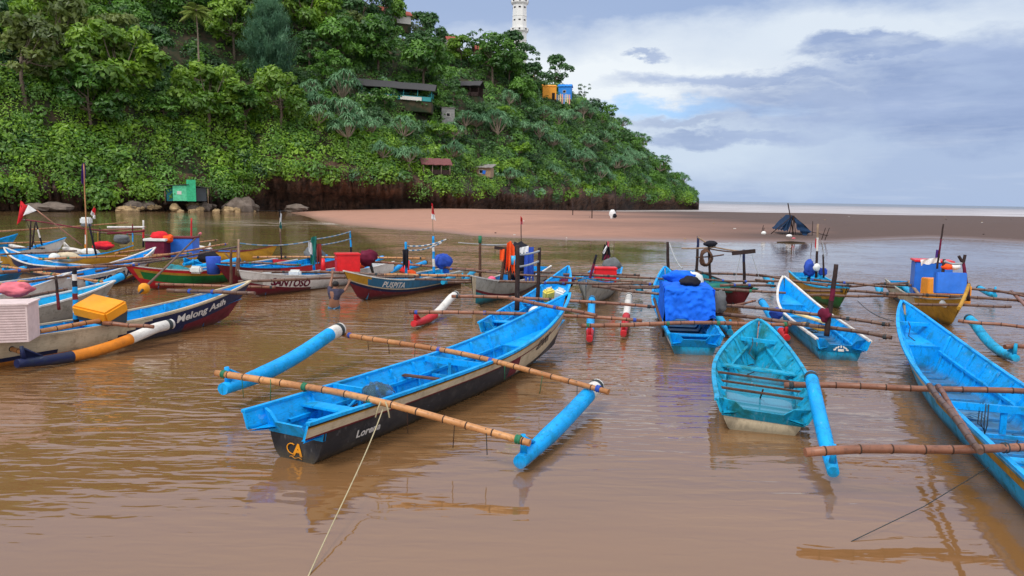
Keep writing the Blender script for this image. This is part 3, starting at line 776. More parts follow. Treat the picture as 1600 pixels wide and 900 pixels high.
D = boat('D', (4.02, 16.2), (5.35, 26.4), 'blue outrigger boat with its middle covered by a draped blue tarpaulin', b=.68, bs=.60, z=(.50, .5, 1.1), outer='aqua', inner='blue', rail='blue_clean',
         bands=lambda r, t: ('white' if .35 < r < .58 and .02 < t < .12 else 'aqua' if t < .3 else 'blue'), thwarts=(.04,),
         beams=[bl((908, 509), .62, (1236, 507), .62, .04, .046), bl((933, 447), .72, (1180, 455), .72, .04, .042, 'bamboo_dark')],
         floats=[fl((921, 530), .15, (925, 467), .42, .105, BR, .05), fl((1230, 528), .15, (1190, 471), .42, .105, BR, .05)])
E = boat('E', (7.10, 15.9), (8.62, 23.9), 'blue outrigger boat with dark flat-topped post and yellow planks across its stern', b=.62, bs=.56, z=(.50, .48, 1.08), rail='white', inner='blue_clean',
         bands=lambda r, t: 'aqua' if r < .4 else ('white' if r > .93 else 'aqua'), beam_mat='bamboo_dark', thwarts=(.5,),
         beams=[bl((1108, 490), .62, (1393, 528), .62, .05, .046, 'bamboo_dark'), bl((1128, 477), .64, (1390, 508), .64, .05, .042, 'bamboo_dark'), bl((1182, 429), 1.0, (1293, 447), .9, .0, .036, 'bamboo_dark')],
         floats=[fl((1141, 520), .14, (1113, 478), .32, .11, [(1, 'aqua')], .05)])
F = boat('F', (3.66, 10.65), (5.12, 15.6), 'short wide aqua boat holding rainwater between the two largest foreground boats', b=.80, bs=.70, z=(.42, .42, .92), outer='aqua', inner='aqua_worn', rail='aqua',
         bands=lambda r, t: 'cream' if r < .55 and t < .5 else ('black' if r < .12 else 'aqua'), transom='aqua_worn', wing=.26, deck=None, thwarts=(.56,), beams=[], floats=[], heel=math.radians(3.5), p=2.0, q=.72, rake=.06, dz=.05,
         group='outrigger fishing boats moored in the lagoon')
Gt = boat('G', (5.62, 5.8), (9.22, 17.7), 'big blue boat cut by the right edge with two bamboo poles leaning on it', b=.75, bs=.66, z=(.56, .56, 1.15), outer='blue', inner='blue_clean', rail='blue_clean',
          bands=lambda r, t: ('white' if r > .90 else ('ochre' if .64 < r < .82 and t < .45 else ('cream' if .62 < r < .66 and t < .45 else ('cream' if r > .72 and t >= .45 else 'aqua')))), deck=(.80, .97, .60), thwarts=(.20,),
          beams=[bl((1225, 602), .52, (1640, 614), .70, .02, .046, 'bamboo_red'), bl((1258, 707), .60, (1680, 700), .68, .02, .050, 'bamboo_red'),
                 bl((1452, 602), .80, (1532, 705), .78, 0, .040, 'bamboo_dark'), bl((1466, 603), .74, (1520, 690), .72, 0, .036, 'bamboo_red')],
          floats=[fl((1302, 738), .17, (1267, 588), .74, .098, [(1, 'blue_clean')], .02)])
Ht = boat('H', (14.7, 28.2), (12.15, 20.2), 'boat with ochre bow loaded with blue and orange boxes at the right', b=.66, z=(.55, .52, .92), smooth_side=True, outer='ochre', inner='teal', rail='grey', stern_style='flat', ribs=0, deck=(.8, .96, .8),
          bands=lambda r, t: 'ochre' if t > .62 else ('cream' if r > .6 else 'hull_blue'), beam_mat='bamboo_dark',
          beams=[bl((1380, 459), .72, (1600, 470), .72, .03, .045, 'bamboo_dark'), bl((1376, 443), .80, (1640, 462), .80, .03, .042, 'bamboo_dark'), bl((1423, 475), .8, (1580, 479), .8, .0, .036, 'bamboo_dark'), bl((1497, 501), .62, (1640, 515), .62, .0, .040, 'bamboo_red'), bl((1570, 542), .35, (1650, 540), .35, .0, .050, 'bamboo_red'), bl((1545, 452), .85, (1640, 470), .8, .0, .036, 'bamboo_dark')],
          floats=[fl((1588, 560), .13, (1513, 497), .56, .11, [(1, 'aqua')], .16), fl((1555, 462), .3, (1530, 450), .4, .10, [(1, 'aqua')], .02), fl((1436, 466), .35, (1412, 448), .4, .10, [(1, 'aqua')], .04)])
I = boat('I', (12.0, 31.0), (10.35, 23.2), 'boat with yellow and green bow behind the dark flat-topped post', b=.60, z=(.55, .5, .82), smooth_side=True, inner='aqua', rail='aqua', stern_style='flat', ribs=0, deck=(.82, .96, .85),
         bands=lambda r, t: 'ochre' if r > .60 + .10 * math.sin(t * 30) else 'green', beam_mat='bamboo_dark',
         beams=[bl((1180, 437), .9, (1330, 446), .8, .0, .034, 'bamboo_dark'), bl((1255, 454), .65, (1402, 459), .65, .03, .042, 'bamboo_dark'), bl((1258, 462), .55, (1402, 464), .55, .02, .042, 'bamboo_dark'), bl((1270, 437), .75, (1398, 449), .7, .0, .04, 'bamboo_dark'), bl((1317, 448), .6, (1420, 441), .7, .0, .038, 'bamboo_dark')],
         floats=[fl((1378, 462), .2, (1370, 446), .35, .10, [(1, 'aqua')], .04)])
J = boat('J', (7.1, 31.0), (7.35, 23.0), 'boat with dark maroon bow and a frame of crossed poles behind the tarpaulin boat', b=.62, z=(.55, .5, .80), smooth_side=True, inner='teal', rail='dark_wood', stern_style='flat', ribs=0, deck=(.84, .96, .85),
         bands=lambda r, t: 'ochre' if (t < .8 and r > .55) else 'dark_red', beam_mat='bamboo_dark',
         beams=[bl((1070, 436), .85, (1200, 441), .8, .0, .034, 'bamboo_dark'), bl((1085, 426), .9, (1222, 433), .8, .02, .042, 'bamboo_dark'), bl((1125, 446), .75, (1212, 447), .75, .02, .042, 'bamboo_dark'), bl((1140, 452), .7, (1228, 458), .7, .0, .038, 'bamboo_dark'), bl((1145, 478), .4, (1180, 470), .5, .0, .036, 'bamboo_red')],
         floats=[fl((1208, 447), .25, (1196, 433), .35, .11, [(1, 'aqua')], .04)])
K = boat('K', (4.05, 31.4), (2.25, 22.9), 'pale grey plank boat with sharp upright bow carrying a red crate', b=.66, bs=.55, z=(.60, .55, 1.0), smooth_side=True, outer='grey', inner='blue', rail='blue', stern_style='notch', ribs=0, deck=(.80, .95, .85), rake=.02, transom='blue',
         bands=lambda r, t: 'white' if r > .92 else 'grey', beam_mat='bamboo_dark',
         beams=[bl((955, 452), .7, (1030, 449), .75, .0, .034, 'bamboo_dark'), bl((895, 434), .8, (1010, 441), .8, .0, .034, 'bamboo_dark'), bl((925, 447), .78, (1036, 461), .62, .0, .042, 'bamboo_dark'), bl((880, 429), .85, (1036, 436), .8, .02, .042, 'bamboo_dark')],
         floats=[fl((1003, 456), .2, (992, 444), .4, .11, [(1, 'aqua')], .02), fl((910, 440), .3, (902, 430), .4, .10, [(1, 'aqua')], .02)])
Lb = boat('L', (1.0, 31.2), (-1.25, 22.9), 'weathered grey boat with blunt cream bow under an orange cloth and a wooden frame', b=.64, z=(.60, .5, 1.02), smooth_side=True, inner='blue', rail='white', stern_style='flat', ribs=0, deck=(.80, .95, .75), rake=.03,
          bands=lambda r, t: 'cream' if t > .965 else ('dark_red' if .45 < r < .54 else ('teal' if r <= .45 else 'grey')), beam_mat='bamboo_red',
          beams=[bl((648, 436), .8, (760, 438), .8, .0, .034, 'bamboo_dark'), bl((700, 441), .55, (846, 441), .75, .03, .042, 'bamboo_dark'), bl((745, 424), .75, (1000, 430), .8, .02, .042, 'bamboo_dark')],
          floats=[fl((692, 441), .4, (708, 432), .4, .11, [(1, 'aqua')], .02), fl((722, 440), .3, (741, 423), .5, .10, [(1, 'aqua')], .02), fl((826, 436), .3, (832, 428), .5, .10, [(1, 'blue_clean')], .0)])
Mb = boat('M', (-2.25, 29.9), (-5.25, 23.4), 'slate blue boat with ochre bow lettered PUSPITA on its side', b=.62, z=(.55, .52, 1.05), smooth_side=True, inner='aqua', rail='white', stern_style='notch', ribs=1, deck=(.84, .96, .75), transom='blue',
          bands=lambda r, t: ('dark_red' if r < .50 else 'cream' if r < .54 else 'navy' if r < .64 else 'cream' if r < .68 else ('ochre' if t > .84 + .1 * (1 - r) else ('cream' if t < .2 else 'hull_blue'))), beam_mat='bamboo', rake=.10,
          beams=[bl((700, 420), .85, (905, 436), .8, .0, .036, 'bamboo_dark'), bl((588, 430), .62, (745, 432), .62, .03, .044, 'bamboo'), bl((570, 409), .75, (790, 426), .75, .03, .042, 'bamboo_red'), bl((500, 424), .9, (600, 429), .85, 0, .038, 'bamboo_dark')],
          floats=[fl((640, 418), .3, (665, 410), .4, .10, [(1, 'blue')], .02)])
N_ = boat('N', (-5.6, 31.6), (-8.75, 24.0), 'white boat with dark red keel lettered SANTOSO carrying a red ice box', b=.62, z=(.62, .50, .95), smooth_side=True, inner='blue', rail='white', stern_style='flat', ribs=1, deck=(.86, .96, .75), transom='white',
          bands=lambda r, t: 'dark_red' if r < .48 + .25 * max(0, t - .55) else ('grey' if t > .88 and r < .7 else 'white'), beam_mat='bamboo', rake=.05,
          beams=[bl((222, 371), 1.0, (222.5, 371), 1.0, 0, .01), bl((372, 440), .7, (655, 432), .62, .03, .042, 'bamboo_dark'), bl((372, 424), .62, (620, 429), .60, .02, .040, 'bamboo_dark')][1:],
          floats=[fl((612, 424), .2, (630, 412), .4, .10, [(1, 'blue_clean')], .02)])
O = boat('O', (-8.1, 34.2), (-10.35, 26.3), 'boat with dark red bow and bright blue inside behind the white lettered boat', b=.62, z=(.62, .52, .92), smooth_side=True, inner='blue_clean', rail='blue_clean', stern_style='flat', ribs=1, deck=(.86, .96, .8), transom='blue',
         bands=lambda r, t: 'dark_red' if t > .6 or r < .3 else 'red', beam_mat='bamboo',
         beams=[bl((222, 374), 1.2, (665, 407), .75, .02, .046, 'bamboo'), bl((330, 410), .7, (470, 414), .7, .02, .042, 'bamboo_dark')][1:] + [bl((395, 402), .75, (665, 404), .75, .03, .046, 'bamboo')],
         floats=[fl((555, 414), .25, (600, 402), .5, .10, [(1, 'blue_clean')], .1), fl((383, 420), .3, (345, 416), .4, .10, [(1, 'blue_clean')], .02)])
Pb = boat('P', (-9.9, 32.4), (-13.0, 25.2), 'green boat with red and gold trim and curved red bow', b=.62, z=(.58, .50, .95), smooth_side=True, inner='blue', rail='white', stern_style='flat', ribs=1, deck=(.84, .96, .7), transom='red',
          bands=lambda r, t: 'red' if r > .86 or r < .46 or t > .965 else ('ochre' if r > .76 or t > .94 else 'green'), beam_mat='bamboo',
          beams=[bl((165, 414), .85, (356, 381), 1.2, .0, .040, 'bamboo'), bl((150, 424), .80, (377, 385), 1.2, .0, .040, 'bamboo_dark'), bl((244, 444), .4, (430, 449), .5, .0, .042, 'bamboo_red')],
          floats=[fl((300, 417), .3, (375, 406), .55, .12, [(1, 'blue_clean')], .05), fl((287, 413), .4, (330, 404), .55, .10, [(1, 'blue_clean')], .0)])
Q = boat('Q', (-11.25, 12.3), (-7.15, 20.5), 'blue boat with cream and navy swoosh hull lettered Melong Asih at the left edge', b=.64, bs=.56, z=(.55, .52, 1.02), smooth_side=True, inner='blue_clean', rail='cream', deck=(.80, .96, .6), thwarts=(.3, .5),
         bands=lambda r, t: ('cream' if r > .93 else 'dark_red' if (t > .72 and r < .50) else 'cream' if (t > .70 and r < .54) else 'navy' if t > .47 + .35 * abs(r - .62) else 'orange' if r < .55 and t < .46 else 'navy' if r < .66 and t < .34 else 'cream'),
         beam_mat='bamboo',
         beams=[bl((-60, 538), .62, (164, 500), .66, .0, .050, 'bamboo'), bl((162, 505), .62, (240, 511), .58, .0, .044, 'bamboo_red'), bl((-60, 526), .35, (44, 551), .35, .0, .048, 'bamboo'), bl((262, 454), .85, (398, 458), .95, .0, .050, 'bamboo_dark')],
         floats=[fl((26, 568), .20, (268, 506), .42, .115, [(.30, 'navy'), (.66, 'orange'), (1, 'white')], .16)])
Rb = boat('R', (-15.5, 21.5), (-14.5, 30.6), 'white hulled boat with high blue bow lettered TITIS SARI among the left boats', b=.62, z=(.55, .5, 1.15), smooth_side=True, inner='blue_clean', rail='white', deck=(.80, .96, .6),
          bands=lambda r, t: 'dark_red' if r < .46 else ('ochre' if r < .52 else 'white'), beam_mat='bamboo',
          beams=[bl((-40, 427), .95, (215, 414), .95, .02, .042, 'bamboo_red'), bl((-40, 431), .9, (262, 404), .95, .0, .042, 'bamboo_dark'), bl((30, 420), .85, (160, 440), .7, .0, .040, 'bamboo'), bl((-40, 452), .85, (130, 428), .95, .0, .036, 'bamboo_dark')],
          floats=[fl((135, 455), .3, (192, 431), .62, .13, [(1, 'blue_clean')], .02)])
Sb = boat('S', (-16.2, 28.9), (-21.2, 31.4), 'dark boat with striped ochre bow pointing left', b=.55, z=(.5, .45, .98), smooth_side=True, inner='blue', rail='white', stern_style='flat', ribs=0, deck=(.8, .95, .7),
          bands=lambda r, t: ('ochre' if t > .8 or (.35 < r < .6 and t > .55 and int(r * 30) % 2) else 'navy'), beams=[bl((0, 398), .9, (120, 392), .9, .0, .036, 'bamboo_dark'), bl((60, 405), .8, (300, 396), .9, .0, .036, 'bamboo')], floats=[fl((55, 392), .5, (0, 380), .6, .09, [(1, 'white')], .0)])
T1 = boat('T1', (-30.5, 34.0), (-25.1, 38.3), 'far boat whose raised blue bow tip enters at the left edge', b=.6, z=(.5, .5, 1.15), smooth_side=True, inner='blue_clean', rail='blue_clean', ribs=0, beams=[bl((-60, 383), .9, (95, 377), .9, .0, .04, 'bamboo')], floats=[])
T2 = boat('T2', (-26.3, 31.6), (-21.3, 36.0), 'far boat with tall white flanked blue bow beside the black tripod post', b=.6, z=(.5, .5, 1.15), smooth_side=True, outer='white', inner='blue_clean', rail='blue_clean', ribs=0,
          beams=[bl((-60, 366), 1.3, (200, 348), 1.3, .0, .04, 'bamboo'), bl((-60, 386), .7, (70, 388), .7, 0, .04, 'bamboo_dark')], floats=[fl((72, 396), .4, (5, 402), .3, .10, [(1, 'white')], .0)])
T3 = boat('T3', (-22.0, 32.7), (-16.9, 33.6), 'far blue boat carrying a white motor on a post and a purple flag mast', b=.6, z=(.55, .5, 1.0), smooth_side=True, outer='ochre', inner='blue_clean', rail='blue_clean', ribs=0,
          beams=[bl((34, 343), 1.9, (205, 367), 1.4, .0, .035, 'dark_red'), bl((180, 396), .9, (340, 375), 1.0, .0, .038, 'bamboo')], floats=[fl((100, 388), .6, (146, 398), .4, .13, [(1, 'white')], .0)])
T4 = boat('T4', (-16.6, 38.2), (-11.6, 37.2), 'far red and yellow boat half hidden by the blue cabin box', b=.55, z=(.5, .5, .9), smooth_side=True, outer='ochre', inner='blue', rail='dark_red', ribs=0,
          beams=[bl((140, 362), 1.2, (256, 369), 1.1, .0, .035, 'bamboo_dark')], floats=[fl((330, 389), .5, (284, 381), .5, .09, [(1, 'white')], .0)])
U = boat('U', (-14.4, 13.6), (-10.9, 20.6), 'aqua boat with wide open stern beside the swoosh hulled boat at the left edge', b=.70, z=(.52, .5, .95), smooth_side=True, outer='grey', inner='aqua', rail='white', thwarts=(.35, .6), beams=[bl((-40, 478), .7, (105, 452), .9, 0, .04, 'bamboo_dark')], floats=[fl((60, 448), .3, (10, 462), .3, .09, [(1, 'blue')], .0)])
V = boat('V', (-16.9, 15.6), (-12.9, 21.9), 'blue boat with white edged bow ending beside the thin dark post at the left', b=.62, z=(.5, .48, 1.0), smooth_side=True, outer='white', inner='blue_clean', rail='white', thwarts=(.4,), beams=[bl((-40, 442), .9, (40, 446), .9, 0, .038, 'bamboo')], floats=[])
Wb = boat('W', (-19.2, 18.6), (-16.3, 25.2), 'blue boat with a yellow plank lying in it at the left edge', b=.60, z=(.5, .48, .80), smooth_side=True, outer='hull_blue', inner='blue_clean', rail='blue_clean', beams=[bl((-40, 410), .9, (86, 429), .8, 0, .040, 'bamboo')], floats=[fl((5, 430), .3, (40, 419), .5, .11, [(1, 'blue_clean')], .0)])
X_ = boat('X', (-24.5, 26.2), (-19.0, 28.0), 'low blue boat under the striped ochre bow at the left edge', b=.60, z=(.5, .48, .70), smooth_side=True, outer='hull_blue', inner='blue_clean', rail='white', beams=[], floats=[])
# lettering
letters_on_hull(A.root, A, 'Lorena', .66, .38, .50, -1, 'white', .50, .03)
letters_on_hull(A.root, A, 'SINAR', 6.25, .52, .78, -1, 'black', .75, .03)
letters_on_hull(Q.root, Q, 'Melong Asih', 6.05, .60, .86, -1, 'white', 1.7, .03)
letters_on_hull(Rb.root, Rb, 'TITIS SARI', 3.6, .58, .88, -1, 'navy', 3.2, .03)
letters_on_hull(N_.root, N_, 'SANTOSO', 7.0, .56, .86, 1, 'cloth_maroon', 1.75, .04, .15)
letters_on_hull(Mb.root, Mb, 'PUSPITA', 5.30, .70, .90, 1, 'white', 1.1, .02, .3)
# ================================================================ vegetation
leafmat('leaf_mid', (.030, .105, .016), (.175, .390, .045)); leafmat('leaf_bright', (.055, .160, .012), (.270, .480, .030))
leafmat('leaf_yellow', (.075, .180, .014), (.290, .480, .040)); leafmat('leaf_dark', (.024, .080, .024), (.110, .260, .065))
leafmat('leaf_grey', (.095, .230, .110), (.290, .520, .270)); leafmat('needle', (.080, .190, .125), (.180, .350, .190), .3)
leafmat('leaf_olive', (.060, .100, .022), (.210, .270, .055)); leafmat('frond', (.16, .24, .04), (.48, .54, .16))
plain('bark', (.13, .10, .075), .9, .3); plain('bark_pale', (.28, .22, .17), .9, .3)
RNG = np.random.default_rng(11)
def quads(P, Nn, sa, sb, rng, jit=.5):
    """diamond leaves: centres P, facing Nn, long half axis sa, short sb"""
    n = len(P); Nn = Nn + rng.normal(0, jit, (n, 3)); Nn /= np.linalg.norm(Nn, axis=1)[:, None] + 1e-9
    t = rng.normal(0, 1, (n, 3)); t -= (t * Nn).sum(1)[:, None] * Nn; t /= np.linalg.norm(t, axis=1)[:, None] + 1e-9
    b = np.cross(Nn, t); sa = np.broadcast_to(sa, n)[:, None]; sb = np.broadcast_to(sb, n)[:, None]
    V = np.stack([P - t * sa, P + b * sb - Nn * sb * .25, P + t * sa, P - b * sb - Nn * sb * .25], 1).reshape(-1, 3)
    return V, np.arange(4 * n).reshape(n, 4)
def crown_mesh(name, cl, mat, size, per, seed, flat=.8, droop=.0):
    rng = np.random.default_rng(seed); PP, NN, TT = [], [], []
    for c, r in cl:
        k = int(per * (r ** 2) * rng.uniform(.7, 1.1)); d = rng.normal(0, 1, (k, 3)); d /= np.linalg.norm(d, axis=1)[:, None]
        d[:, 2] = np.where(d[:, 2] < -.35, -d[:, 2] * .6, d[:, 2])
        rad = r * rng.uniform(.55, 1.12, k) ** .5
        P = np.array(c) + d * rad[:, None] * np.array([1, 1, flat]); PP.append(P); NN.append(d + np.array([0, 0, .5 - droop]))
        TT.append(np.full(k, rng.uniform(.1, .9)) + rng.uniform(-.3, .3, k))
    P = np.vstack(PP); Nn = np.vstack(NN); V, Fq = quads(P, Nn, size * rng.uniform(.6, 1.25, len(P)), size * .5 * rng.uniform(.7, 1.2, len(P)), rng)
    return np_mesh(name, V, Fq, [M[mat]], tint=np.clip(np.concatenate(TT), 0, 1))
def trunk_mb(H, R, ends, seed, r0=.22, lean=.3):
    rs = random.Random(seed); mb = MB(); top = Vector((rs.uniform(-lean, lean), rs.uniform(-lean, lean), H * .55))
    mid = top * .5 + Vector((rs.uniform(-.2, .2), rs.uniform(-.2, .2), 0))
    mb.tube([(0, 0, -1.2), (0, 0, 0), mid, top], [r0 * 1.3, r0, r0 * .8, r0 * .6], 7)
    for e in ends:
        e = Vector(e); b = mid.lerp(top, rs.uniform(.2, 1)); m = b.lerp(e, .5) + Vector((0, 0, -.08 * (e - b).length))
        mb.tube([b, m, e], [r0 * .45, r0 * .28, r0 * .10], 5, caps=False)
    return mb
def proto_broad(seed, mat, H=9, R=4.2, n=17, size=.42, per=58, trunk='bark', r0=.24, dense=True):
    rs = random.Random(seed); cl = []
    for i in range(int(n * 1.5) if dense else n):
        a = rs.uniform(0, 6.283); u = rs.uniform(-.75, 1); q = math.sqrt(max(0, 1 - u * u * .85)) * rs.uniform(.40, .92) if dense else rs.uniform(.5, 1.0)
        cl.append(((math.cos(a) * R * q, math.sin(a) * R * q, H * (.56 if dense else .64) + u * H * .38), rs.uniform(.22, .38) * R))
    tm = trunk_mb(H, R, [c for c, r in cl[::2]], seed, r0)
    cm = crown_mesh('crown', cl, mat, size, per, seed)
    return ('broad', tm, cm, trunk)
def strip_leaves(base, dirs, L, w, segs=3, droop=.6, rng=None):
    """long narrow leaves: start at base, go along dirs and bend down"""
    n = len(base); up = np.array([0, 0, 1.0]); side = np.cross(dirs, up); side /= np.linalg.norm(side, axis=1)[:, None] + 1e-6
    Ls = np.broadcast_to(L, n)[:, None]; rows = []
    for s in range(segs + 1):
        u = s / segs; c = base + dirs * Ls * u - up * (droop * Ls * u * u); ww = w * (1 - .85 * u) * .5
        rows.append((c - side * ww, c + side * ww))
    V = np.stack([q for r in rows for q in r], 1).reshape(-1, 3); k = 2 * (segs + 1); F = []
    o = np.arange(n)[:, None] * k
    for s in range(segs): F.append(np.hstack([o + 2 * s, o + 2 * s + 1, o + 2 * s + 3, o + 2 * s + 2]))
    return V, np.stack(F, 1).reshape(-1, 4)
def proto_pandan(seed, mat='leaf_grey', H=4.2, R=2.4, n=20, per=44):
    rs = random.Random(seed); rng = np.random.default_rng(seed); ends = []; VV, FF, TT = [], [], []; o = 0
    for i in range(n):
        a = rs.uniform(0, 6.283); q = math.sqrt(rs.random()) ; ends.append((math.cos(a) * R * q, math.sin(a) * R * q, H * (.98 - .42 * q * q) + rs.uniform(-.25, .25)))
    for e in ends:
        d = rng.normal(0, 1, (per, 3)); d[:, 2] = np.abs(d[:, 2]) * .9 + .1; d /= np.linalg.norm(d, axis=1)[:, None]
        V, F = strip_leaves(np.tile(np.array(e), (per, 1)), d, rng.uniform(.9, 1.4, per), .20, 3, .75)
        VV.append(V); FF.append(F + o); o += len(V); TT.append(np.repeat(np.clip(rng.uniform(.1, .8) + rng.uniform(-.25, .35, per), 0, 1), 3))
    cm = np_mesh('crown', np.vstack(VV), np.vstack(FF), [M[mat]], tint=np.concatenate(TT))
    mb = MB(); hub = Vector((0, 0, H * .32))
    mb.tube([(0, 0, -1), (0, 0, 0), hub], [.20, .17, .14], 6)
    for e in ends:
        e = Vector(e); m = hub.lerp(e, .5); m.z -= .15 * H * .3; mb.tube([hub, m, e], [.10, .075, .055], 5, caps=False)
    for i in range(6):
        a = i * 1.05; mb.tube([(math.cos(a) * .6, math.sin(a) * .6, -.3), (0, 0, H * .2)], [.05, .05], 4, caps=False)
    return ('pandan', mb, cm, 'bark_pale')
def proto_casuarina(seed, H=17, R=6.0, n=120):
    rs = random.Random(seed); rng = np.random.default_rng(seed); VV, FF, TT = [], [], []; o = 0; mb = MB()
    mb.tube([(0, 0, -1.5), (.1, 0, H * .3), (-.1, .1, H * .65), (0, 0, H * .96)], [.38, .3, .18, .05], 7)
    for i in range(n):
        u = (i + rs.random()) / n; z0 = H * (.10 + .82 * u); a = rs.uniform(0, 6.283); rr = R * (1 - u) ** .55 * (.45 + .55 * min(1, u * 4)) * rs.uniform(.75, 1.1)
        tip = Vector((math.cos(a) * rr, math.sin(a) * rr, z0 + rr * rs.uniform(.35, .75))); b = Vector((0, 0, z0))
        if i % 3 == 0: mb.tube([b, b.lerp(tip, .9)], [.06, .02], 4, caps=False)
        k = int(230 * (tip - b).length / R) + 60; s = rng.uniform(.15, 1, k)[:, None]
        P = np.array(b) * (1 - s) + np.array(tip) * s + rng.normal(0, .38, (k, 3))
        dd = np.array((tip - b).normalized()) * .7 + rng.normal(0, .45, (k, 3)) + np.array([0, 0, .25]); dd /= np.linalg.norm(dd, axis=1)[:, None]
        V, F = strip_leaves(P, dd, rng.uniform(.5, 1.0, k), .12, 2, .18); VV.append(V); FF.append(F + o); o += len(V)
        TT.append(np.repeat(np.clip(rng.uniform(.2, .8) + rng.uniform(-.2, .2, k), 0, 1), 2))
    return ('casuarina', mb, np_mesh('crown', np.vstack(VV), np.vstack(FF), [M['needle']], tint=np.concatenate(TT)), 'bark')
def proto_palm(seed, H=10.5):
    rng = np.random.default_rng(seed); mb = MB(); top = Vector((.9, .2, H))
    mb.tube([(0, 0, -1), (0, 0, 0), (.05, 0, H * .35), (.35, .1, H * .7), top], [.26, .22, .16, .13, .12], 8)
    mb.blob(top + Vector((0, 0, -.1)), (.3, .3, .35), amp=.08, nu=8, nv=6)
    VV, FF, TT = [], [], []; o = 0
    for i in range(20):
        a = i * 2.4; el = .95 - .065 * i; d = np.array([math.cos(a) * math.cos(el), math.sin(a) * math.cos(el), math.sin(el)]); L = rng.uniform(2.9, 3.5)
        for s in np.linspace(.12, 1, 26):
            c = np.array(top) + d * L * s - np.array([0, 0, 1]) * L * .52 * s * s
            sd = np.cross(d, [0, 0, 1]); sd /= np.linalg.norm(sd)
            dd = np.array([sd * .9 + d * .5 - [0, 0, .35], -sd * .9 + d * .5 - [0, 0, .35]]); dd /= np.linalg.norm(dd, axis=1)[:, None]
            V, F = strip_leaves(np.array([c, c]), dd, .95 * math.sin(math.pi * min(.96, s * .9 + .1)) + .1, .14, 2, .3); VV.append(V); FF.append(F + o); o += len(V); TT += [rng.uniform(.2, .9)] * 4
    return ('palm', mb, np_mesh('crown', np.vstack(VV), np.vstack(FF), [M['frond']], tint=np.array(TT)), 'bark_pale')
def proto_bare(seed, H=7):
    rs = random.Random(seed); mb = MB()
    def br(p, d, L, r, k):
        q = p + d * L; mb.tube([p, p.lerp(q, .5) + Vector((rs.uniform(-.1, .1), 0, 0)), q], [r, r * .8, r * .6], 5, caps=False)
        if k:
            for _ in range(3 if k > 1 else 4):
                nd = (d + Vector((rs.uniform(-.6, .6), rs.uniform(-.6, .6), rs.uniform(-.1, .5)))).normalized(); br(q, nd, L * rs.uniform(.55, .8), r * .55, k - 1)
    br(Vector((0, 0, -.5)), Vector((.05, 0, 1)), H * .35, .16, 4)
    return ('bare', mb, None, 'bark_pale')
PROTO = {}
def reg(key, pr):
    kind, tm, cm, tmat = pr
    me = None
    o = tm.build('trunk', M[tmat]); me = o.data; bpy.data.objects.remove(o)
    PROTO[key] = (me, cm)
for i, (m, H, R, n) in enumerate((('leaf_mid', 9, 4.3, 18), ('leaf_dark', 9.5, 4.0, 17), ('leaf_bright', 8, 4.4, 18), ('leaf_yellow', 9, 4.3, 19), ('leaf_olive', 9, 4.2, 17), ('leaf_mid', 8, 4.8, 20))):
    reg('b%d' % i, proto_broad(31 + i, m, H, R, n))
reg('s0', proto_broad(51, 'leaf_bright', 3.2, 2.6, 14, .30, 75, r0=.08)); reg('s1', proto_broad(52, 'leaf_mid', 3.4, 2.5, 13, .30, 75, r0=.08)); reg('s2', proto_broad(53, 'leaf_dark', 3.0, 2.4, 12, .28, 75, r0=.08))
reg('o0', proto_broad(61, 'leaf_dark', 9, 3.6, 13, .38, 46, r0=.2, dense=False)); reg('o1', proto_broad(62, 'leaf_olive', 8, 3.2, 11, .36, 44, r0=.18, dense=False))
reg('p0', proto_pandan(71)); reg('p1', proto_pandan(72, H=4.8, R=2.2, n=13)); reg('p2', proto_pandan(73, H=3.2, R=2.6, n=17)); reg('p3', proto_pandan(74, 'leaf_mid', H=3.0, R=2.2, n=13))
reg('cas', proto_casuarina(81)); reg('palm', proto_palm(82)); reg('bare', proto_bare(83))
def plant_tree(key, loc, s, rz, name, label, group, cat='tree', sz=None):
    tm, cm = PROTO[key]; r = empty(name, loc, rz, label, cat, group); r.scale = (s, s, sz or s)
    o = bpy.data.objects.new('trunk', tm); COL.objects.link(o); o.parent = r
    if cm: o = bpy.data.objects.new('crown', cm); COL.objects.link(o); o.parent = r
    return r
def v_at(px, py):                                             # how far up the hill a photo pixel meets the slope
    best = (1e9, .5)
    for i in range(140):
        v = 1.1 * i / 139; p = PX(hill_pt(px, v)); d = abs(p[1] - py)
        if d < best[0]: best = (d, v)
    return best[1]
rs = random.Random(5)
placed = []
def free(p, d): return all((p.x - q.x) ** 2 + (p.y - q.y) ** 2 > (d * .5 + e * .5) ** 2 for q, e in placed)
def hero(key, px, py, s, name, label, cat='tree', group=None, v=None, sz=None, rad=None):
    vv = v if v is not None else v_at(px, py); p = hill_pt(px, vv); placed.append((p, rad if rad else s * 6.0)); s *= 1.25 if key[0] == 'b' and key != 'bare' else 1; plant_tree(key, p, s, rs.uniform(0, 6.28), name, label, group, cat, sz); return p
hero('cas', 425, 150, 1.25, 'casuarina_tree', 'tall blue green feathery casuarina tree on the upper slope right of the palm', sz=1.25, rad=13)
hero('palm', 318, 112, 1.2, 'palm_tree', 'slender pale palm tree standing above the wood on the left slope', rad=11)
hero('b3', 190, 172, 1.35, 'broadleaf_tree', 'largest yellow green tree in the middle of the left slope')
hero('b0', 150, 208, 1.0, 'broadleaf_tree', 'rounded mid green tree just below the largest yellow green tree')
hero('b3', 330, 208, 1.15, 'broadleaf_tree', 'bright yellow green tree below the palm')
hero('b3', 440, 205, 1.05, 'broadleaf_tree', 'yellow green tree below the casuarina tree')
hero('b5', 385, 215, .95, 'broadleaf_tree', 'mid green tree between the two yellow green trees below the palm')
hero('b4', 50, 165, 1.2, 'broadleaf_tree', 'olive brown tree near the left edge above the terrace')
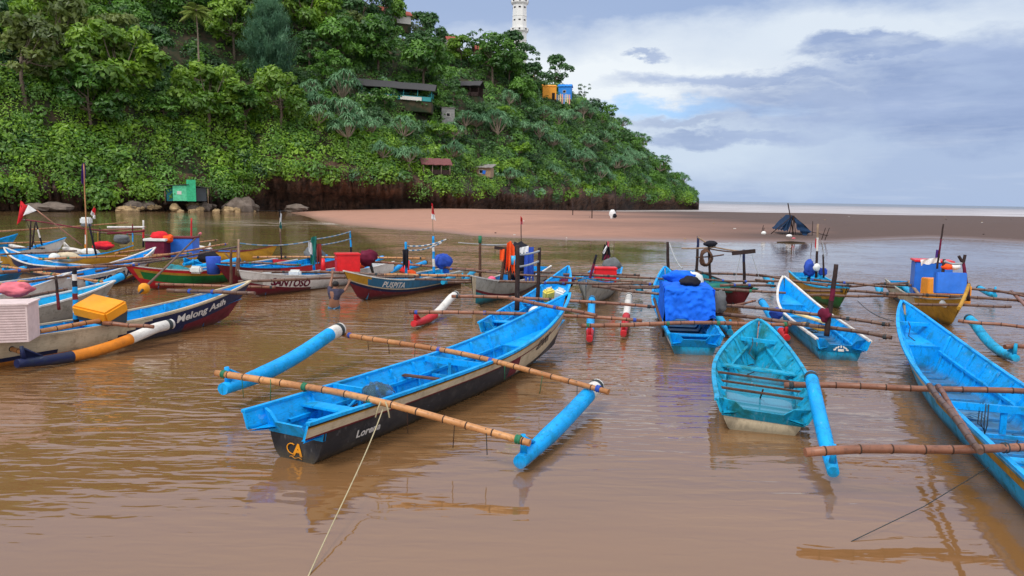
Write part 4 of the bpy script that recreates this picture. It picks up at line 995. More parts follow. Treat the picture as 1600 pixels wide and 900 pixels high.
hero('b1', 240, 150, 1.1, 'broadleaf_tree', 'dark tree behind and right of the largest yellow green tree')
hero('b0', 590, 118, 1.25, 'broadleaf_tree', 'big green tree whose crown hangs over the long pavilion roof')
hero('s1', 600, 176, 1.5, 'green_bush', 'mid green bush hiding the left foot of the long pavilion', 'bush')
hero('s2', 650, 180, 1.7, 'green_bush', 'dark green bush hiding the middle foot of the long pavilion', 'bush')
hero('b5', 668, 176, .62, 'broadleaf_tree', 'small green tree standing in front of the long pavilion')
hero('b1', 706, 172, .60, 'broadleaf_tree', 'small dark tree in front of the right end of the long pavilion')
hero('b5', 660, 140, 1.2, 'broadleaf_tree', 'broad green tree right of the long pavilion')
hero('b5', 528, 105, 1.1, 'broadleaf_tree', 'green tree left of the long pavilion below the ridge')
hero('o0', 738, 82, .95, 'broadleaf_tree', 'open dark tree alone on the skyline left of the minaret')
hero('o1', 650, 40, .9, 'broadleaf_tree', 'open olive tree on the skyline above the white letters')
hero('b2', 612, 32, .85, 'broadleaf_tree', 'pale green upright tree poking into the sky at the top', sz=1.25)
hero('bare', 657, 45, .95, 'bare_tree', 'bare leafless tree on the skyline right of the olive tree')
hero('bare', 690, 60, .85, 'bare_tree', 'bare pale tree on the skyline beside the small red roof')
hero('b1', 795, 122, 1.15, 'broadleaf_tree', 'dark crowned tree standing at the foot of the minaret')
hero('b0', 765, 130, 1.2, 'broadleaf_tree', 'green tree left of the minaret foot')
hero('b1', 862, 136, .95, 'broadleaf_tree', 'dark round tree on the skyline behind the orange hut', v=1.05)
hero('o0', 822, 128, .9, 'broadleaf_tree', 'thin dark tree right of the minaret foot')
hero('o0', 905, 156, .62, 'broadleaf_tree', 'small dark ragged tree on the skyline right of the blue hut')
hero('s0', 381, 312, .85, 'green_bush', 'small light green bush on the boulder right of the green hut', 'bush', v=-.02)
hero('p0', 705, 282, 1.25, 'pandanus_tree', 'spreading pandanus with bare branching trunks between the two shacks', v=.10)
hero('s0', 800, 270, 1.0, 'green_bush', 'bright yellow green bush right of the tin roofed shack', 'bush')
LAND = [(20, 150, 'left edge of the slope'), (190, 110, 'largest yellow green tree'), (322, 60, 'palm'), (425, 70, 'casuarina tree'), (288, 298, 'green hut'), (600, 138, 'long pavilion'), (722, 138, 'dark open shelter'),
        (678, 262, 'maroon roofed shack'), (752, 268, 'plank shack'), (696, 172, 'stone hut'), (811, 60, 'minaret'), (851, 140, 'orange hut'), (876, 145, 'blue hut'), (631, 65, 'white letters'), (381, 312, 'big square boulder'),
        (462, 322, 'cliff cave'), (1080, 305, 'tip of the point'), (440, 180, 'tree below the casuarina'), (60, 310, 'left shore'), (738, 60, 'open skyline tree')]
def place_words(px, py):
    best = min(LAND, key=lambda q: (q[0] - px) ** 2 + ((q[1] - py) * 1.3) ** 2); dx, dy = px - best[0], py - best[1]; d = math.hypot(dx, dy)
    far = 'right beside' if d < 22 else None
    side = 'right' if dx > 0 else 'left'; ver = 'below' if dy > 0 else 'above'
    if far: w = far
    elif abs(dx) > 2.2 * abs(dy): w = ('just ' if d < 55 else 'well ' if d < 120 else 'far ') + side + ' of'
    elif abs(dy) > 2.2 * abs(dx): w = ('just ' if d < 55 else 'well ' if d < 120 else 'far ') + ver
    else: w = ver + ' and ' + ('a little ' if d < 60 else 'well ') + side + ' of'
    return w + ' the ' + best[2]
KEEP = [(548, 728, 112, 172), (690, 775, 118, 158), (645, 782, 240, 292), (838, 895, 122, 166), (612, 648, 52, 72), (682, 710, 155, 190), (258, 320, 275, 330)]
def keep(px, py, h=0): return any(a - 4 < px < b + 4 and c - 2 < py < d + 22 for a, b, c, d in KEEP)
cnt = 0; USED = set()
for tries in range(9000):
    if cnt >= 296: break
    px = rs.uniform(-110, 1062); v = rs.uniform(.03, 1.12); p = hill_pt(px, v); py = PX(p)[1]
    if py < -60 or keep(px, py): continue
    right = px > 480 + rs.uniform(-60, 120)
    if px > 870: sp, ks, sc = 4.8, ['p2', 'p3', 's2', 's1', 'p0', 'p2', 'p1'], (1.05, 1.6)
    elif v < .30 and px < 430:
        sp, ks, sc = 5.8, ['s0', 's1', 's2', 's1', 's0', 's2'], (1.0, 2.0)
        if v > .2: ks = ['s1', 'b4', 's2']
    elif px > 440 and py > 165: sp, ks, sc = 4.8, ['p0', 'p1', 'p0', 'p2', 'p1', 's2', 's0'], (1.15, 1.7)
    else: sp, ks, sc = 6.4, ['b0', 'b1', 'b5', 'b4', 'b1', 'b2', 'b0', 'b3'], (1.0, 1.45)
    if px > 800 and py < 175 and v > .9: ks = ['s2', 'p3', 's2']; sc = (.6, .9)
    if not free(p, sp): continue
    k = rs.choice(ks); s = rs.uniform(*sc)
    if k in ('b0', 'b1', 'b2', 'b3', 'b4', 'b5') and px > 480: s *= .85
    placed.append((p, sp)); cnt += 1; pw = place_words(px, py - 15)
    if k[0] == 'p': nm, cat, base, g = 'pandanus_tree', 'tree', 'pandanus', 'pandanus trees on the headland slope'
    elif k[0] == 's': nm, cat, base, g = 'green_bush', 'bush', {'s0': 'bright green', 's1': 'mid green', 's2': 'dark green'}[k] + ' bush', 'bushes on the headland slope'
    else: nm, cat, base, g = 'broadleaf_tree', 'tree', {'b0': 'mid green', 'b1': 'dark green', 'b2': 'bright green', 'b3': 'yellow green', 'b4': 'olive', 'b5': 'spreading green'}[k] + ' tree', 'broadleaf trees on the headland slope'
    for adj in (('large ' if s > 1.2 else 'small ' if s < .95 else 'middling '), 'rounded ', 'ragged ', 'leafy ', ''):
        lb = adj + base + ' ' + pw
        if lb not in USED: break
    USED.add(lb)
    plant_tree(k, p, s, rs.uniform(0, 6.28), nm, lb, g, cat, s * rs.uniform(.85, 1.15))
# ground cover: creepers and low scrub over the whole slope (nobody could count it)
def cover(name, label, n, sel, mats, rad, per, size, seed):
    rng = np.random.default_rng(seed); PP, NN, SS, TT, MI = [], [], [], [], []
    i = 0
    while i < n:
        px = rng.uniform(-160, 1078); v = rng.uniform(-.01, 1.15)
        a = sel(px, v)
        if rng.random() > a: continue
        p = hill_pt(px, max(v, 0)); i += 1
        if v < .03:
            d0, lip, dr, ry = hill_par(px); p.z -= rng.uniform(0, .55 if px < 400 else .50) * lip * (1 + 1.3 * fnoise(px * .06, 0, 4)) * .5; p.y -= .6
        r = rng.uniform(*rad); k = int(per * r * r * .9); d = rng.normal(0, 1, (k, 3)); d[:, 1] -= .5; d[:, 2] += .35; d /= np.linalg.norm(d, axis=1)[:, None]
        P = np.array(p) + d * (r * rng.uniform(.6, 1.05, k))[:, None] * np.array([1.1, .9, .8]); PP.append(P); NN.append(d + np.array([0, -.2, .5]))
        SS.append(size * rng.choice([.7, .9, 1.1, 1.5]) * rng.uniform(.6, 1.25, k)); TT.append(np.clip(rng.uniform(.1, .85) + rng.uniform(-.25, .3, k), 0, 1)); MI.append(np.full(k, rng.integers(0, len(mats))))
    P = np.vstack(PP); S = np.concatenate(SS); V, Fq = quads(P, np.vstack(NN), S, S * .55, rng, .45)
    o = link(name, np_mesh(name, V, Fq, [M[m] for m in mats], np.concatenate(MI), tint=np.concatenate(TT)))
    return tag(o, label, 'scrub', kind='stuff')
cover('creeper_cover', 'bright green creepers hanging over the low cliff wall', 1150, lambda px, v: (1 if v < .17 else .0) * (1 if px < 720 else .55), ['leaf_bright', 'leaf_mid', 'leaf_bright'], (1.2, 2.9), 27, .30, 3)
cover('hill_scrub', 'dark green scrub covering the headland slope', 3300, lambda px, v: (.12 if v < .12 else .35 if (px < 460 and .24 < v < .34) else .9 if px < 480 else 1.0), ['leaf_dark', 'leaf_mid', 'leaf_mid'], (1.1, 2.6), 26, .34, 4)
cover('point_scrub', 'grey green scrub on the seaward slope of the point', 1150, lambda px, v: 1.0 if px > 780 else .1 if px > 480 else 0, ['leaf_mid', 'leaf_grey', 'leaf_dark'], (.9, 1.8), 34, .32, 5)
# ================================================================ buildings and things on the headland
plain('wall_green', (.03, .42, .20), .6, .25, 3); plain('wall_green_light', (.10, .55, .30), .6, .25, 3); plain('roof_dark', (.045, .045, .048), .8, .3); plain('roof_red', (.30, .065, .045), .8, .3)
plain('roof_rust', (.16, .055, .055), .8, .3); plain('tin', (.24, .22, .21), .6, .3); plain('wall_white', (.62, .60, .56), .8, .15); plain('wall_grey', (.26, .26, .25), .85, .25, 1.5)
plain('wall_teal', (.03, .26, .28), .6, .2); plain('wall_orange', (.80, .33, .03), .6, .15); plain('wall_blue', (.015, .24, .78), .6, .15); plain('minaret_white', (.74, .74, .72), .7, .08); plain('dark_open', (.012, .012, .015), .9)
plain('stone_tan', (.34, .24, .13), .95, .45, .8, .2, .8); plain('stone_grey', (.15, .12, .10), .95, .4, .8, .2, .8); plain('earth', (.20, .10, .06), .95, .3, 1)
def onhill(px, py, dv=0.0): return hill_pt(px, v_at(px, py) + dv)
def yaw(p): return -math.atan2(p.x, p.y)
def hut(name, label, p, w, d, h, wall, roof, rz=0, over=.5, rise=1.0, cat='hut', posts=0, post_m='dark_wood', openf=False, door=None, window=0, lean=False, group=None):
    r = empty(name, p, yaw(p) + rz, label, cat, group)
    MB().box((0, .2, -1.25), (w + .3, d, 2.5), bev=.1).build('foundation', SOIL, r)
    if wall: 
        if openf:
            MB().box((0, d / 2 - .08, h / 2), (w, .12, h - .02)).build('wall', M[wall], r)
            MB().box((0, -d / 2 + .1, .55), (w - .1, .10, 1.0)).build('parapet', M[wall], r)
        else: MB().box((0, 0, h / 2), (w, d, h)).build('wall', M[wall], r)
    mb = MB(); x0, x1, y0, y1 = -w / 2 - over, w / 2 + over, -d / 2 - over, d / 2 + over; t = .12
    if lean: P = [[(x0, y0, h), (x1, y0, h)], [(x0, y1, h + rise), (x1, y1, h + rise)]]
    else: P = [[(x0, y0, h - .1), (x1, y0, h - .1)], [(x0, 0, h + rise), (x1, 0, h + rise)], [(x0, y1, h - .1), (x1, y1, h - .1)]]
    P = [[Vector(q) for q in row] for row in P]; n_ = 14
    P = [[row[0].lerp(row[1], i / n_) + Vector((0, 0, .03 * (i % 2) + .05 * math.sin(i * 1.7))) for i in range(n_ + 1)] for row in P]
    mb.grid(P, smooth=False); mb.grid([[q - Vector((0, 0, t)) for q in row] for row in P], smooth=False)
    for row in (P[0], P[-1]): mb.grid([row, [q - Vector((0, 0, t)) for q in row]], smooth=False)
    mb.build('roof', M[roof], r)
    if wall and not lean and not openf:
        for s in (-1, 1): MB().add([(s * (w / 2), -d / 2, h - .1), (s * (w / 2), d / 2, h - .1), (s * (w / 2), 0, h + rise * .8)], [(0, 1, 2)]).build('gable', M[wall], r)
    for i in range(posts):
        MB().tube([(-w / 2 + w * i / (posts - 1), -d / 2 - .05, 0), (-w / 2 + w * i / (posts - 1), -d / 2 - .05, h)], .09, 6).build('post', M[post_m], r)
    if door is not None: MB().box((door, -d / 2 - .02, .95), (.9, .06, 1.9)).build('door', M['dark_open'], r)
    for i in range(window):
        x = -w / 2 + w * (i + .5) / window; o = MB().box((x, -d / 2 - .02, h * .58), (1.0, .06, .9)).build('window', M['wall_white'], r)
        MB().box((x, -d / 2 - .06, h * .58), (.8, .03, .7)).build('pane', M['dark_open'], o)
    return r
# minaret on the crest
mp = AT(811, 74, 262); mr = empty('minaret', (mp.x, mp.y, mp.z - 14), 0, 'tall white octagonal minaret rising behind the crest trees', 'minaret')
def octo(r, z0, z1, r2=None): 
    r2 = r2 or r; P = [[(rr * math.cos(a), rr * math.sin(a), z) for a in [math.pi / 8 + k * math.pi / 4 for k in range(8)]] for rr, z in ((r, z0), (r2, z1))]
    mb = MB(); mb.grid(P, closed=True, smooth=False); mb.add(P[1], [tuple(range(8))]); mb.add(P[0], [tuple(range(8))[::-1]]); return mb
zb = mp.z - 14
lev = [(52, 2.62), (8, 2.45), (-38, 2.3)]
z = 0
for i, (py, rr) in enumerate(lev):
    zt = AT(811, py, 262).z - zb
    octo(rr + .12, z, zt - .01, rr).build('shaft', M['minaret_white'], mr)
    octo(rr + .05, zt, zt + .5, rr + .55).build('corbel', M['minaret_white'], mr)
    o = octo(rr + .62, zt + .51, zt + 1.5).build('balcony', M['minaret_white'], mr)
    for k in range(8):
        a = k * math.pi / 4; MB().box(((rr + .58) * math.cos(a) * .96, (rr + .58) * math.sin(a) * .96, zt + 1.02), (.12, .5, .42), rz=a).build('opening', M['dark_open'], o)
    for zz in np.arange(z + 2.5, zt - 1, 4.1):
        for k in (4, 5, 6, 7):
            a = k * math.pi / 4; q = (rr + .05) * math.cos(math.pi / 8)
            MB().box((q * math.cos(a), q * math.sin(a), zz), (.16, .75, .42), rz=a).build('window', M['dark_open'], mr)
        octo(rr + .14, zz + 1.35, zz + 1.5).build('string_course', M['minaret_white'], mr)
    z = zt + 1.5
octo(1.7, z, z + 5).build('lantern', M['minaret_white'], mr)
MB().blob((0, 0, z + 6), (1.9, 1.9, 2.4), amp=0).build('dome', M['wall_green'], mr)
# long pavilion under the trees
p = onhill(588, 150); w = (728 - 552) / F_PX * p.y * 1.02
pv = hut('long_pavilion', 'long dark roofed pavilion with teal posts and white low wall under the trees', p + Vector((0, 1, -.6)), w * .94, 6, 2.6, 'wall_teal', 'roof_dark', rz=math.radians(-9), over=.8, rise=1.8, cat='pavilion', posts=9, post_m='wall_teal', openf=True)
pv.rotation_euler.y = .06
for k, (a, b) in enumerate(((-.36, .22), (.0, .24), (.30, .18))):
    MB().box((a * w, -3.15, .45), (b * w, .1, .8)).build('low_panel', M['wall_white'], pv)
p = onhill(620, 165); mb = MB()
for i in range(9): mb.blob((0, 0, 0), (0.1, 0.1, .1)) if False else None
hut('roofed_shelter', 'dark open shelter with pitched tin roof right of the long pavilion', onhill(722, 152), 9.0, 5, 2.8, 'dark_wood', 'roof_dark', rz=math.radians(-15), rise=1.4, cat='shelter', posts=5, openf=True)
hut('rust_roof_shack', 'open shack with maroon pitched roof low above the cliff', onhill(678, 274), 5.6, 4.2, 2.2, 'dark_wood', 'roof_rust', rz=math.radians(10), rise=1.3, cat='shack', posts=4, post_m='bark_pale', openf=True)
r = hut('plank_shack', 'small plank shack with grey lean-to roof and blue patch low above the cliff', onhill(752, 278), 4.4, 3.4, 2.3, 'pale_wood', 'tin', rz=math.radians(-14), rise=.9, cat='shack', window=1, lean=True)
MB().box((.7, -1.82, 1.2), (.7, .05, .8), ry=.2).build('patch', M['plastic_blue'], r)
hut('stone_hut', 'small grey flat roofed stone hut below the shelter', onhill(696, 188) - Vector((0, 0, 1.0)), 3.2, 2.6, 4.0, 'wall_grey', 'tin', rz=.2, rise=.2, over=.2, cat='hut', window=1, lean=True)
r = hut('orange_hut', 'small orange hut on stilts near the crest below the dark skyline tree', onhill(851, 156), 4.2, 3.6, 4.0, 'wall_orange', 'wall_orange', rz=.12, rise=.5, over=.15, door=1.2)
r = hut('blue_hut', 'bright blue hut with white window beside the orange hut', onhill(876, 158) + Vector((0, 0, .3)), 3.9, 3.4, 4.2, 'wall_blue', 'wall_blue', rz=-.15, rise=.7, over=.3, window=1)
fp = onhill(866, 162) + Vector((0, -3.0, .2)); fr = empty('picket_fence', fp, yaw(fp), 'pastel picket fence with uneven boards in front of the blue hut', 'fence')
plain('pastel_pink', (.75, .35, .30), .7); plain('pastel_yellow', (.75, .60, .30), .7); plain('pastel_blue', (.25, .40, .75), .7)
for i in range(13): MB().box((-3.4 + i * .55, 0, .9 + .25 * math.sin(i * 2)), (.34, .08, 2.6 + .3 * math.sin(i * 1.7))).build('picket', M[['pastel_pink', 'pastel_yellow', 'wall_white', 'pastel_blue'][i * 7 % 4]], fr)
MB().box((0, .07, .9), (7.2, .06, .15)).build('rail', M['wall_white'], fr)
for k, (px, py) in enumerate(((819, 118), (826, 122))):
    b = onhill(px, py + 18) + Vector((0, -1, 0)); t_ = b + Vector((.3, 0, 4.6))
    fr = empty('pennant', b, 0, ('upper', 'lower')[k] + ' yellow pennant on a thin pole left of the orange hut', 'flag')
    MB().tube([(0, 0, -.5), (.3, 0, 4.6)], .06, 5).build('pole', M['bamboo'], fr)
    mb = MB(); P = [[(.3 - .28 * j, .04 * math.sin(j * 2 + i), 4.5 - .9 * i * (1 - j * .12) - j * .35) for j in range(5)] for i in range(3)]; mb.grid(P); mb.grid([[(a, b_ + .03, c) for a, b_, c in row] for row in P]); mb.build('banner', M['yellow'], fr)
for k, (px, py, w_, lb) in enumerate(((597, 24, 9, 'red roofed house at the crest left of the pale upright tree'), (622, 30, 6, 'red roofed house at the crest right of the pale upright tree'), (703, 70, 3.6, 'tiny red roof poking out beside the bare skyline tree'), (748, 84, 4.5, 'brown walled hut under the open skyline tree'))):
    hp = hill_pt(px, 1.02 if k < 2 else .99); hp.z = AT(px, py, hp.y).z
    hut('house', lb, hp - Vector((0, 0, 1.5)), w_, 4, 2.4, 'wall_white' if k != 3 else 'roof_rust', 'roof_red', rz=.3, rise=1.5, cat='house')
# white letters of the hill sign
sp = AT(631, 72, onhill(631, 74).y - 3); sr = empty('letter_sign', sp, yaw(sp) + .1, 'row of white block letters on dark frame near the crest', 'sign')
for i, ch in enumerate('VBILL'):
    vs, fs = text_mesh(ch, 1.0, .05); x0 = min(v.x for v in vs); x1 = max(v.x for v in vs); wd = (x1 - x0); sc = (1.0 if ch != 'I' else .35) / max(wd, .01); y1 = max(v.y for v in vs)
    if ch == 'I': sc = .45 / wd
    f1 = [(-2.7 + i * 1.15 + (v.x - x0) * sc, -.15, v.y / y1 * 1.9 + .6 - i * .12) for v in vs]; f2 = [(a, .1, c) for a, b, c in f1]
    mb = MB(); mb.add(f1, fs); mb.add(f2, fs); mb.build('letter', M['wall_white'], sr)
MB().box((0, .3, .9), (6.4, .12, 2.4), ry=.10).build('frame', M['dark_wood'], sr)
MB().box((3.4, .3, -.2), (.9, .3, 2.8)).build('support', M['dark_wood'], sr)
# green hut at the water's edge on rubble
gp = hill_pt(292, 0); gp = AT(292, 313, gp.y - 2.5)
r = empty('green_hut', gp - Vector((0, 0, .1)), yaw(gp), 'patched light green hut with dark side shelter standing on rubble at the water', 'hut')
r.scale = (.78, .78, .82)
MB().box((-1.4, 0, 1.6), (2.8, 3.0, 3.2)).build('wall', M['wall_green_light'], r); MB().box((.95, -.12, 2.2), (1.9, 2.9, 4.5)).build('tall_wall', M['wall_green'], r)
MB().box((3.0, .5, 1.4), (2.2, 2.4, 2.8)).build('side_wall', M['plastic_dark'], r); MB().box((-3.4, .6, 1.3), (1.4, 2, 2.7)).build('side_wall', M['teal'], r)
MB().box((-2.1, .2, 3.3), (5.2, 4.0, .12), ry=-.07).build('roof', M['roof_dark'], r); MB().box((3.2, .3, 3.0), (3.2, 3.4, .12), ry=.12).build('roof', M['roof_dark'], r)
for x in (-4.4, 4.4): MB().tube([(x, -1.2, -.5), (x, -1.2, 2.9)], .09, 6).build('post', M['pale_wood'], r)
MB().box((-1.5, -1.52, 1.7), (.9, .05, .7)).build('patch', M['wall_white'], r)
rs = random.Random(21)
for i in range(46):
    px = rs.uniform(198, 405); big = rs.random()
    if i > 38: px = rs.uniform(170, 215)
    d0 = hill_par(px)[0]; Y = d0 - rs.uniform(.5, 4.5) + (2 if i % 3 == 0 else 0); s = rs.uniform(.35, .95) + (.5 if i % 9 == 0 else 0)
    X = (px - 800) / F_PX * Y; zc = max(0, (Y - d0 + 3.5)) * .30 + .15 * s
    mb = MB(); mb.blob((0, 0, 0), (s * 1.2, s * .9, s * .7), seed=i, amp=.17, nu=10, nv=7); mb.sm = [False] * len(mb.sm)
    o = thing(mb, 'boulder', M['stone_tan' if i % 3 else 'stone_grey'], ('tan' if i % 3 else 'grey brown') + ' boulder in the rubble at the foot of the green hut', 'rock', ('tan' if i % 3 else 'grey') + ' boulders around the green hut')
    o.location = (X, Y, zc); o.rotation_euler = (0, 0, rs.uniform(0, 6))
for px, s, lb in ((378, 2.3, 'big square dark boulder with a light green bush on top'), (462, 1.8, 'low flat grey boulder at the mouth of the dark cliff cave'), (90, 1.8, 'brown boulder under the bushes at the left shore'), (60, 1.5, 'small brown boulder at the left shore')):
    d0 = hill_par(px)[0]; mb = MB(); mb.blob((0, 0, 0), (s * 1.2, s, s * (.95 if px == 378 else .45)), seed=px, amp=.15, nu=11, nv=7); mb.sm = [False] * len(mb.sm); o = thing(mb, 'boulder', M['stone_grey'], lb, 'rock'); Y = d0 - 2.5; o.location = ((px - 800) / F_PX * Y, Y, .6)
# poles in the water below the left shore
for k, (px, y0, y1, lb) in enumerate(((225, 330, 306, 'thin crooked stake in the water left of the green hut'), (895, 336, 316, 'shortest thin stake on the sand below the cliff'), (925, 340, 305, 'tall thin stake on the sand left of the white bundle'), (962, 338, 290, 'tallest stake standing by the white bundle on the sand'))):
    a = G(px, y0, 0 if k == 0 else .9); b = AT(px - 1, y1, a.y); thing(MB().tube([a - Vector((0, 0, .4)), a.lerp(b, .5) + Vector((.06, 0, 0)), b], .07, 5), 'stake', M['dark_wood'] if k else M['pale_wood'], lb, 'stake')
# white bundle tied at the tall stake
a = G(957, 341, .9); mb = MB(); mb.blob(a + Vector((0, 0, .5)), (.38, .3, .62), seed=3, amp=.16); o = thing(mb, 'cloth_bundle', M['cloth_white'], 'white cloth bundle heaped on the sand below the cliff', 'bundle')
mb = MB(); mb.blob(a + Vector((.25, -.35, .35)), (.25, .2, .28), seed=5, amp=.1); thing(mb, 'cloth_bundle', M['cloth_black'], 'dark cloth bundle lying against the white bundle on the sand', 'bundle')
# tarpaulin tent on the spit
tb = G(1233, 367, .35); T = empty('tarp_tent', tb, 0, 'dark blue tarpaulin tent slung over leaning poles on the sand spit', 'tent'); s_ = tb.y / F_PX
def L2(px, py, dy=0): return Vector(((px - 1233) * s_, dy, (367 - py) * s_))
def panel(a, b, c, d, name):
    P = []
    for i in range(9):
        u = i / 8; e, f = a.lerp(b, u), d.lerp(c, u); P.append([e.lerp(f, j / 8) + Vector((0, .12 * math.sin(i + j * 1.3), -.10 * math.sin(math.pi * j / 8) * math.sin(math.pi * u) + (-.08 * math.sin(j * 2.2) if i == 8 else 0))) for j in range(9)])
    mb = MB(); mb.grid(P); mb.grid([[q + Vector((0, .02, .01)) for q in row] for row in P]); mb.build(name, M['tarp_navy'], T)
panel(L2(1233, 337, -.6), L2(1211, 359, -1.1), L2(1213, 358, 1.4), L2(1234, 336, 1.4), 'tarp_panel'); panel(L2(1233, 337, -.6), L2(1226, 361, -.9), L2(1212, 359, -1.0), L2(1231, 338, -.65), 'tarp_panel')
panel(L2(1235, 337, -.6), L2(1262, 361, -.9), L2(1262, 358, 1.6), L2(1236, 336, 1.4), 'tarp_panel'); panel(L2(1235, 338, -.62), L2(1240, 357, -.8), L2(1251, 368, -1.0), L2(1261, 361, -.95), 'tarp_panel')
for a, b, rr in (((1224, 318), (1237, 370), .055), ((1200, 366), (1233, 337), .04), ((1229, 366), (1233, 338), .035), ((1234, 369), (1235, 337), .05), ((1239, 367), (1236, 345), .03), ((1262, 361), (1290, 367), .035), ((1264, 345), (1265, 368), .03)):
    MB().tube([L2(*a, -.7), L2(*b, -.6)], rr, 6).build('pole', M['dark_wood'], T)
for k, (x0, y0, x1, y1) in enumerate(((1194, 356, 1191, 366), (1193, 352, 1189, 365), (1290, 356, 1284, 371), (1296, 356, 1289, 372))):
    a = G(x1, y1, .35); thing(MB().tube([a - Vector((0, 0, .2)), AT(x0, y0, a.y)], .035, 5), 'stick', M['dark_wood'], ('leaning stick left of the tent', 'stick crossing behind the leaning one left of the tent', 'nearer slanted stick right of the tent', 'farthest right slanted stick by the tent')[k], 'stick')
a = G(1193, 367, .35); thing(MB().blob(a + Vector((0, 0, .15)), (.22, .2, .2), amp=.03), 'buoy', M['plastic_white'], 'pale round buoy on the sand left of the tent', 'buoy')
a = G(1231, 370, .35); thing(MB().blob(a + Vector((0, -.3, .1)), (.26, .2, .14), amp=.03), 'sack', M['cloth_white'], 'small white sack at the tent opening', 'sack')
a = G(1238, 373, .3); thing(MB().blob(a + Vector((0, -.3, .05)), (.16, .12, .07), amp=.05), 'sandal_pile', M['cloth_pink'], 'small pale pink heap in front of the tent', 'litter')
a = G(1236, 379, 0.02); thing(MB().tube([a + Vector((-1.2, 0, .0)), a + Vector((0, 0, .05)), a + Vector((1.2, .1, 0))], [.06, .10, .05], 6), 'driftwood', M['dark_wood'], 'dark log lying at the waterline below the tent', 'log')
a = G(1583, 352, 1.0); thing(MB().blob(a, (1.6, .8, .10), amp=.05), 'foam_patch', M['stone_tan'], 'pale flat patch on the sand at the right edge', 'debris')
rs = random.Random(8)
for i in range(18):
    px, py = rs.uniform(720, 1580), rs.uniform(342, 368); a = G(px, py, .55); Y = a.y; z_ = sand_h(px, Y)
    thing(MB().blob((a.x, Y, z_ + .03), (rs.uniform(.06, .16), .06, .04), seed=i, amp=.1, nu=7, nv=5), 'pebble', M[('stone_tan', 'wall_white', 'dark_wood')[i % 3]], ('tan', 'whitish', 'dark')[i % 3] + ' bit of debris scattered on the sand spit', 'debris', ('tan', 'whitish', 'dark')[i % 3] + ' debris on the sand')
# ================================================================ posts, flags, cargo on the boats
def P_(key, px, yb, zb, pt, yt, r=.035, mats=('dark_wood',), name='post'):
    a, b = VP(px, yb, zb, pt, yt); return post(key, a, b, r, mats, name)
def flag(mast, key, Y, quad, mats, seed=0):
    """quad: top-hoist, top-fly, bottom-fly, bottom-hoist pixels at depth Y; mats split along the height"""
    q = [AT(x, y, Y) for x, y in quad]; nu, nv = 8, 9; P = []
    for j in range(nv + 1):
        v = j / nv; a, b = q[0].lerp(q[3], v), q[1].lerp(q[2], v)
        P.append([a.lerp(b, i / nu) + Vector((0, .05 * math.sin(i * 1.1 + v * 3 + seed), .02 * math.sin(i * 1.5 + seed))) for i in range(nu + 1)])
    mb = MB(); k = len(mats); mf = lambda i, j: min(k - 1, int(i / nv * k))
    mb.grid(P, mf=mf); mb.grid([[p + Vector((0, .012, 0)) for p in row] for row in P], mf=mf)
    root = BOATS[key].root; o = mb.build('flag', [M[m] for m in mats], root, world=True); o.parent = mast; return o
def W2(px, py, Y): return AT(px, py, Y)
# left cluster
m = P_('T3', 136, 398, .5, 131, 256, .030, ('bamboo',), 'mast'); flag(m, 'T3', G(136, 398, .5).y, ((133, 253), (127, 258), (128, 286), (132, 292)), ('cloth_purple',))
P_('T3', 134, 396, .5, 134, 352, .045, ('orange', 'white', 'red'), 'motor_post')
m = P_('T2', 57, 388, .8, 32, 320, .012, ('dark_wood',), 'mast') ; flag(m, 'T2', G(57, 388, .8).y, ((31, 314), (56, 329), (38, 335), (27, 352)), ('cloth_red', 'cloth_red'), 1)
Yf = G(57, 388, .8).y
mb = MB(); q = [W2(x, y, Yf - .04) for x, y in ((44, 320), (57, 329), (36, 337))]; mb.add(q + [v + Vector((0, .02, 0)) for v in q], [(0, 1, 2), (3, 4, 5)]); o = mb.build('flag_white_half', M['cloth_white'], BOATS['T2'].root, world=True); o.parent = m
m = P_('T4', 146, 372, 1.0, 145, 320, .012, ('dark_wood',), 'mast'); flag(m, 'T4', G(146, 372, 1.0).y, ((147, 322), (150, 329), (148, 343), (142, 335)), ('cloth_red', 'cloth_white'), 2)
P_('T3', 128, 383, 1.0, 57, 328, .028, ('bamboo_red',), 'boat_pole')
for a in ((47, 390, .8, 48, 345), (50, 386, .8, 55, 348), (66, 384, .8, 56, 346)): P_('T2', *a, .035, ('cloth_black', 'white', 'cloth_black') if a[0] == 66 else ('dark_wood',))
P_('T3', 150, 398, .7, 139, 350, .04, ('cloth_black',))
P_('T4', 156, 382, .7, 156, 356, .03, ('dark_wood',)); P_('T4', 153, 384, .7, 153, 362, .02, ('ochre',))
P_('T4', 224, 386, .7, 224, 344, .045, ('cloth_black', 'red', 'white')); P_('T4', 208, 392, .7, 207, 350, .03, ('ochre', 'blue', 'dark_red'))
mb = MB(); a = G(215, 370, 1.3); rope_between('T4', AT(160, 359, a.y), AT(228, 355, a.y), .03, .04, 'bamboo_red', 'boat_pole')
for y in (359, 361): rope_between('T4', AT(168, y - 4 + (y - 359) * 4, a.y), AT(226, y - 4 + (y - 359) * 2, a.y), .0, .055, 'white' if y == 359 else 'dark_red', 'boat_pole')
P_('P', 299, 372, 1.0, 299, 341, .045, ('red',))
P_('O', 361, 450, .4, 361, 389, .045, ('wood',)); P_('O', 369, 430, .5, 373, 376, .038, ('bamboo_dark', 'bamboo_red')); P_('P', 352, 396, 1.0, 361, 405, .03, ('bamboo_dark',))
m = P_('O', 440, 405, .7, 437, 340, .030, ('dark_wood', 'bamboo_dark', 'pale_wood'), 'mast'); Y = G(440, 405, .7).y
